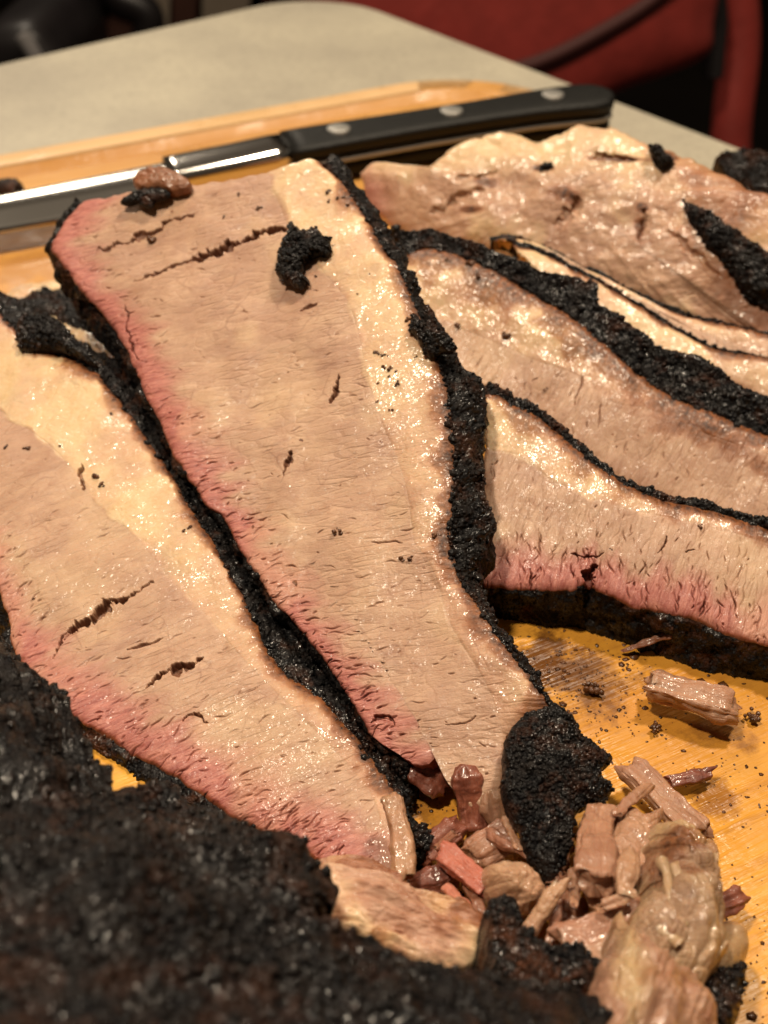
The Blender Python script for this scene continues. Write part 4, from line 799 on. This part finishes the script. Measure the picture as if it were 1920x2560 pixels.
    plate('fat_lump', 'greasy tan smear of fat and meat joining the left slice to the scrap pile', [(660,1880),(700,1850),(770,1850),(850,1885),(900,1940),(970,1955),(1030,1975),(1062,2010),(1070,2060),(1000,2090),(930,2100),(850,2070),(790,2040),(700,2030),(670,1960)], Plane((850, 2200, .020), (1200, 2330, .016), (1000, 2450, .024)), 'slice', 'fat lump', octv=2, thick=0.003, under=0.014, nr=120, na=360, seed=28, noise=0.0016, nscale=0.009, zonef=zo, relief=fibre((1, -0.35), 0.0012))
    plate('bark_flake', 'ragged dark bark mass in front of the scrap pile', [(1055,2030),(1100,2035),(1150,2070),(1200,2090),(1230,2120),(1300,2130),(1310,2170),(1270,2200),(1180,2200),(1110,2170),(1070,2120),(1050,2070)], Plane((1230, 2360, .024), (1480, 2450, .022), (1300, 2540, .030)), 'bark_brown', 'bark flake', thick=0.005, under=0.014, nr=70, na=260, seed=29, noise=0.0016, cell=0.0014, grain=260, ragged=9)
    plate('bark_flake', 'small dark bark bit between fat smear and thin strips', [(1040,1985),(1080,1975),(1110,2000),(1125,2035),(1095,2055),(1050,2040)], Plane((1200, 2290, .022), (1300, 2300, .020), (1250, 2370, .026)), 'bark_brown', 'bark flake', thick=0.004, under=0.010, nr=40, na=140, seed=30, noise=0.0012, cell=0.001, grain=80)
    more = [((1228, 1790), (1205, 1870), 20, 'darkred'), ((1245, 1880), (1240, 1960), 30, 'tan'), ((1395, 1700), (1330, 1760), 26, 'tan'), ((1345, 1830), (1330, 1950), 34, 'tan'), ((1400, 1800), (1368, 1900), 30, 'tan'), ((1265, 1905), (1300, 1975), 36, 'tan'), ((1010, 1905), (1040, 1975), 28, 'darkred'), ((1060, 1800), (1150, 1850), 34, 'darkred'), ((960, 1915), (1010, 1965), 26, 'pink'), ((1120, 1960), (1060, 2000), 24, 'pink'), ((1150, 1990), (1120, 2050), 20, 'tan'), ((1350, 2010), (1290, 2065), 24, 'tan'), ((1190, 2060), (1260, 2100), 30, 'tan'), ((1420, 1920), (1400, 2000), 34, 'tan'), ((1440, 1790), (1500, 1850), 34, 'tan'), ((1470, 1960), (1490, 2060), 30, 'tan'), ((1090, 1765), (1120, 1835), 26, 'tan'), ((985, 1800), (940, 1835), 22, 'darkred')]
    cl = {'tan': 'tan', 'pink': 'pink', 'darkred': 'dark red'}
    near = ['left of the bark flake tip', 'under the upright blunt strip', 'by the upper end of the long strip', 'on the broad tan slab', 'at the edge of the jellied mass', 'below the upright blunt strip', 'below the bright pink scrap', 'above the orange wedge', 'left of the orange smear', 'between wedge and dark bark bit', 'beside the dark bark bit', 'crossing the level tan strips', 'in front of the level tan strips', 'half sunk in the jellied mass', 'under the end of the long strip', 'low on the jellied mass', 'behind the bark flake edge', 'at the edge of the bare wood gap']
    for q_, (a_, b_, w_, m_) in enumerate(more):
        hz = .016 if a_[0] > 1150 and m_ == 'tan' else .010
        strip('meat_scrap', ('torn thin ' if w_ < 28 else 'small torn ') + cl[m_] + ' shred ' + near[q_], a_, b_, hz, hz + .003, w_, m_, thick=0.6, seed=100 + q_, na=40, nl=44, sq=2.4, taper=0.3, fat=0.1, group=gp)
    plate('bark_flake', 'small dark crust bit on the board behind the blade at the left edge', [(-30,402),(0,398),(30,396),(52,404),(48,414),(10,418),(-30,418)], Plane((0, 470, .001), (60, 470, .001), (30, 490, .001)), 'bark_brown', 'bark flake', thick=0.003, under=0.001, nr=30, na=90, seed=95, cell=0.0008, grain=30)
    for q_, (a_, b_, w_, lb_) in enumerate([((1430,1850), (1445,1960), 26, 'upper'), ((1455,1870), (1480,1990), 22, 'middle'), ((1500,1880), (1512,1960), 24, 'right hand'), ((1400,1990), (1470,2050), 30, 'lower')]):
        strip('fat_lump', lb_ + ' glassy ridge of fat on the jellied mass at the right', a_, b_, .026, .027, w_, 'jelly', cat='fat lump', thick=0.7, seed=140 + q_, fat=0.5, taper=0.3, sq=2, bend=0.2, na=40, nl=50)
    for q_, (a_, b_, w_, m_, lb_) in enumerate([((1395,2085), (1500,2125), 34, 'tan', 'tan strip laid across the foot of the jellied mass'), ((1290,2140), (1330,2210), 34, 'tan', 'tan strip sunk in the left side of the yellow fat'), ((1440,2150), (1520,2200), 40, 'pink', 'pinkish strip on the yellow fat at the lower right'),
            ((1360,1850), (1350,1945), 40, 'tan', 'tan strip lying on the broad slab beside the upright one'), ((1300,1960), (1380,1930), 30, 'tan', 'short tan strip across the foot of the broad slab'), ((1520,1930), (1530,2010), 26, 'jelly', 'narrow brown ridge at the right rim of the jellied mass')]):
        strip('meat_scrap', lb_, a_, b_, .029 if a_[1] > 2050 else .022, .028 if a_[1] > 2050 else .023, w_, m_, thick=0.6, seed=160 + q_, fat=0.2, taper=0.25, sq=2.3, na=44, nl=50, group=gp)
    # fatty curl at the end of the left slice
    strip('fat_lump', 'rolled fatty end hanging off the lower tip of the left slice', (842,1720), (868,1905), .014, .012, 46, 'tan', cat='fat lump', thick=0.7, seed=31, fat=0.25, brown=0.12, bend=0.25)
    strip('meat_scrap', 'ragged pink strand under the torn lower edge of the right hand slice', (1470,1362), (1340,1408), .007, .001, 26, 'darkred', thick=0.5, seed=32, fat=0.1, taper=0.5, sq=2)
    # crumbs: on the slices, one by one
    crumbs = [(A, [(816,765,6),(826,770,5),(835,768,4),(830,795,5),(843,798,6),(855,806,5),(842,815,4),(862,826,5),(815,868,5),(818,828,3),(855,834,4),(880,690,7),(893,700,6),(733,1148,8),(941,1155,8),(868,1208,7),(886,1203,6),(517,420,5),(322,512,12),(484,468,4),(708,412,6),(712,432,5),(738,425,8),(748,440,5),(845,885,4),(900,770,4),(560,450,6),(685,600,3),(800,595,3),(775,640,3)]),
              (D, [(1094,728,11),(1012,563,9),(1030,592,8),(988,700,7),(968,560,6),(1063,590,4),(1180,840,4)]), (B, [(57,972,7),(15,968,5),(222,1048,8),(210,1028,7),(130,965,4),(398,1145,4),(408,1140,5),(70,1290,3),(238,890,4),(245,855,5),(383,1058,5)]), (C, [(1515,1135,5),(1320,1190,3)])]
    where = {id(A): 'central slice', id(B): 'left front slice', id(C): 'right hand slice', id(D): 'upper right slice'}
    k = 0
    for S, lst in crumbs:
        for x, y, r_ in lst:
            p = surf(S, (x * V, y * V)); d = np.linalg.norm(CAM - p); R_ = r_ * 0.95 * V / F * d; k += 1
            rr = np.random.default_rng(k); m_ = 4 if r_ > 5 else 3
            P_ = p + rr.normal(0, R_ * 0.55, (m_, 3)) * [1, 1, 0.3]
            o = mesh('pepper_crumb', [grains(P_, rr.uniform(0.5, 0.8, m_) * R_, 2, seed=k, jit=0.22)], M['crumb'])
            fz = S['fat'][np.argmin(((S['px'] - np.array([x, y]) * V) ** 2).sum(1))]; ys = [q_[1] for q_ in lst]; lo_, hi_ = min(ys), max(ys) + 1; near_ = sorted((q_[0] - (q_[1] * 0.42 if S is A else 0)) for q_ in lst); sd_ = 'left' if (x - (y * 0.42 if S is A else 0)) < near_[len(near_) // 2] else 'right'; n5 = int(5 * (y - lo_) / (hi_ - lo_))
            wd_ = ['top', 'upper', 'middle', 'lower', 'bottom'][n5] + ' ' + sd_; sz = 'tiny' if r_ < 4.5 else 'small' if r_ < 6.5 else 'larger'
            tag(o, f"{sz} dark pepper crumb, {wd_}, on the {'fat' if fz > 0.5 else 'lean'} of the {where[id(S)]}", 'crumb', 'pepper crumbs on the ' + where[id(S)])
    # crumbs and grit on the bare wood
    big = [(1285,1490,26,'large brown crumb cluster on the wood below the right hand slice'), (1415,1572,20,'round wet crumb on the wood left of the long strip'), (1630,1552,22,'dark crumb near the right edge below the squared block')]
    for x, y, r_, lb in big:
        p = at_z(np.array([x, y], float) * V, 0.001); d = np.linalg.norm(CAM - p); R_ = r_ * 0.5 * V / F * d; k += 1; rr = np.random.default_rng(k)
        P_ = p + rr.normal(0, R_ * 0.6, (16, 3)) * [1, 1, 0.15] + [0, 0, R_ * 0.3]
        tag(mesh('pepper_crumb', [grains(P_, rr.uniform(0.3, 0.6, 16) * R_, 2, seed=k, jit=0.2)], M['crumb']), lb, 'crumb')
    rr = np.random.default_rng(5); n = 9000; q = np.stack([rr.uniform(880, 1900, n), rr.uniform(1290, 2260, n)], 1)
    dens = np.exp(-(((q[:, 0] - 1240) / 150) ** 2 + ((q[:, 1] - 1470) / 110) ** 2)) * 1.0 + 0.16 + 0.3 * np.exp(-(((q[:, 0] - 900) / 60) ** 2 + ((q[:, 1] - 1750) / 60) ** 2)); q = q[rr.uniform(0, 1, n) < dens]
    p = at_z(q * V, np.full(len(q), 0.0)); gv, gf = grains(p, np.minimum(rr.lognormal(-8.45, 0.6, len(q)), 0.0014), 1, seed=6, flat=0.6); gv[:, 2] *= 0.4; mesh_o = mesh('pepper_grit', [(gv, gf)], M['crumb'], kind='stuff')
    tag(mesh_o, 'fine brown pepper grit and juice flecks scattered over the bare wood', 'grit')

if DEBUG:
    for k, v in dict(A=PA, B=PB, C=PC, D=PD, E=PE, F=PF, G=PG, H=PH).items(): print('PLANE', k, v.n.round(2))
    for q in ((530,1380),(640,1560),(760,1760),(400,1100)): print('DEPTH', q, [float(np.linalg.norm(p_.hit(np.array(q,float))-CAM).round(4)) for p_ in (PA,PB)])
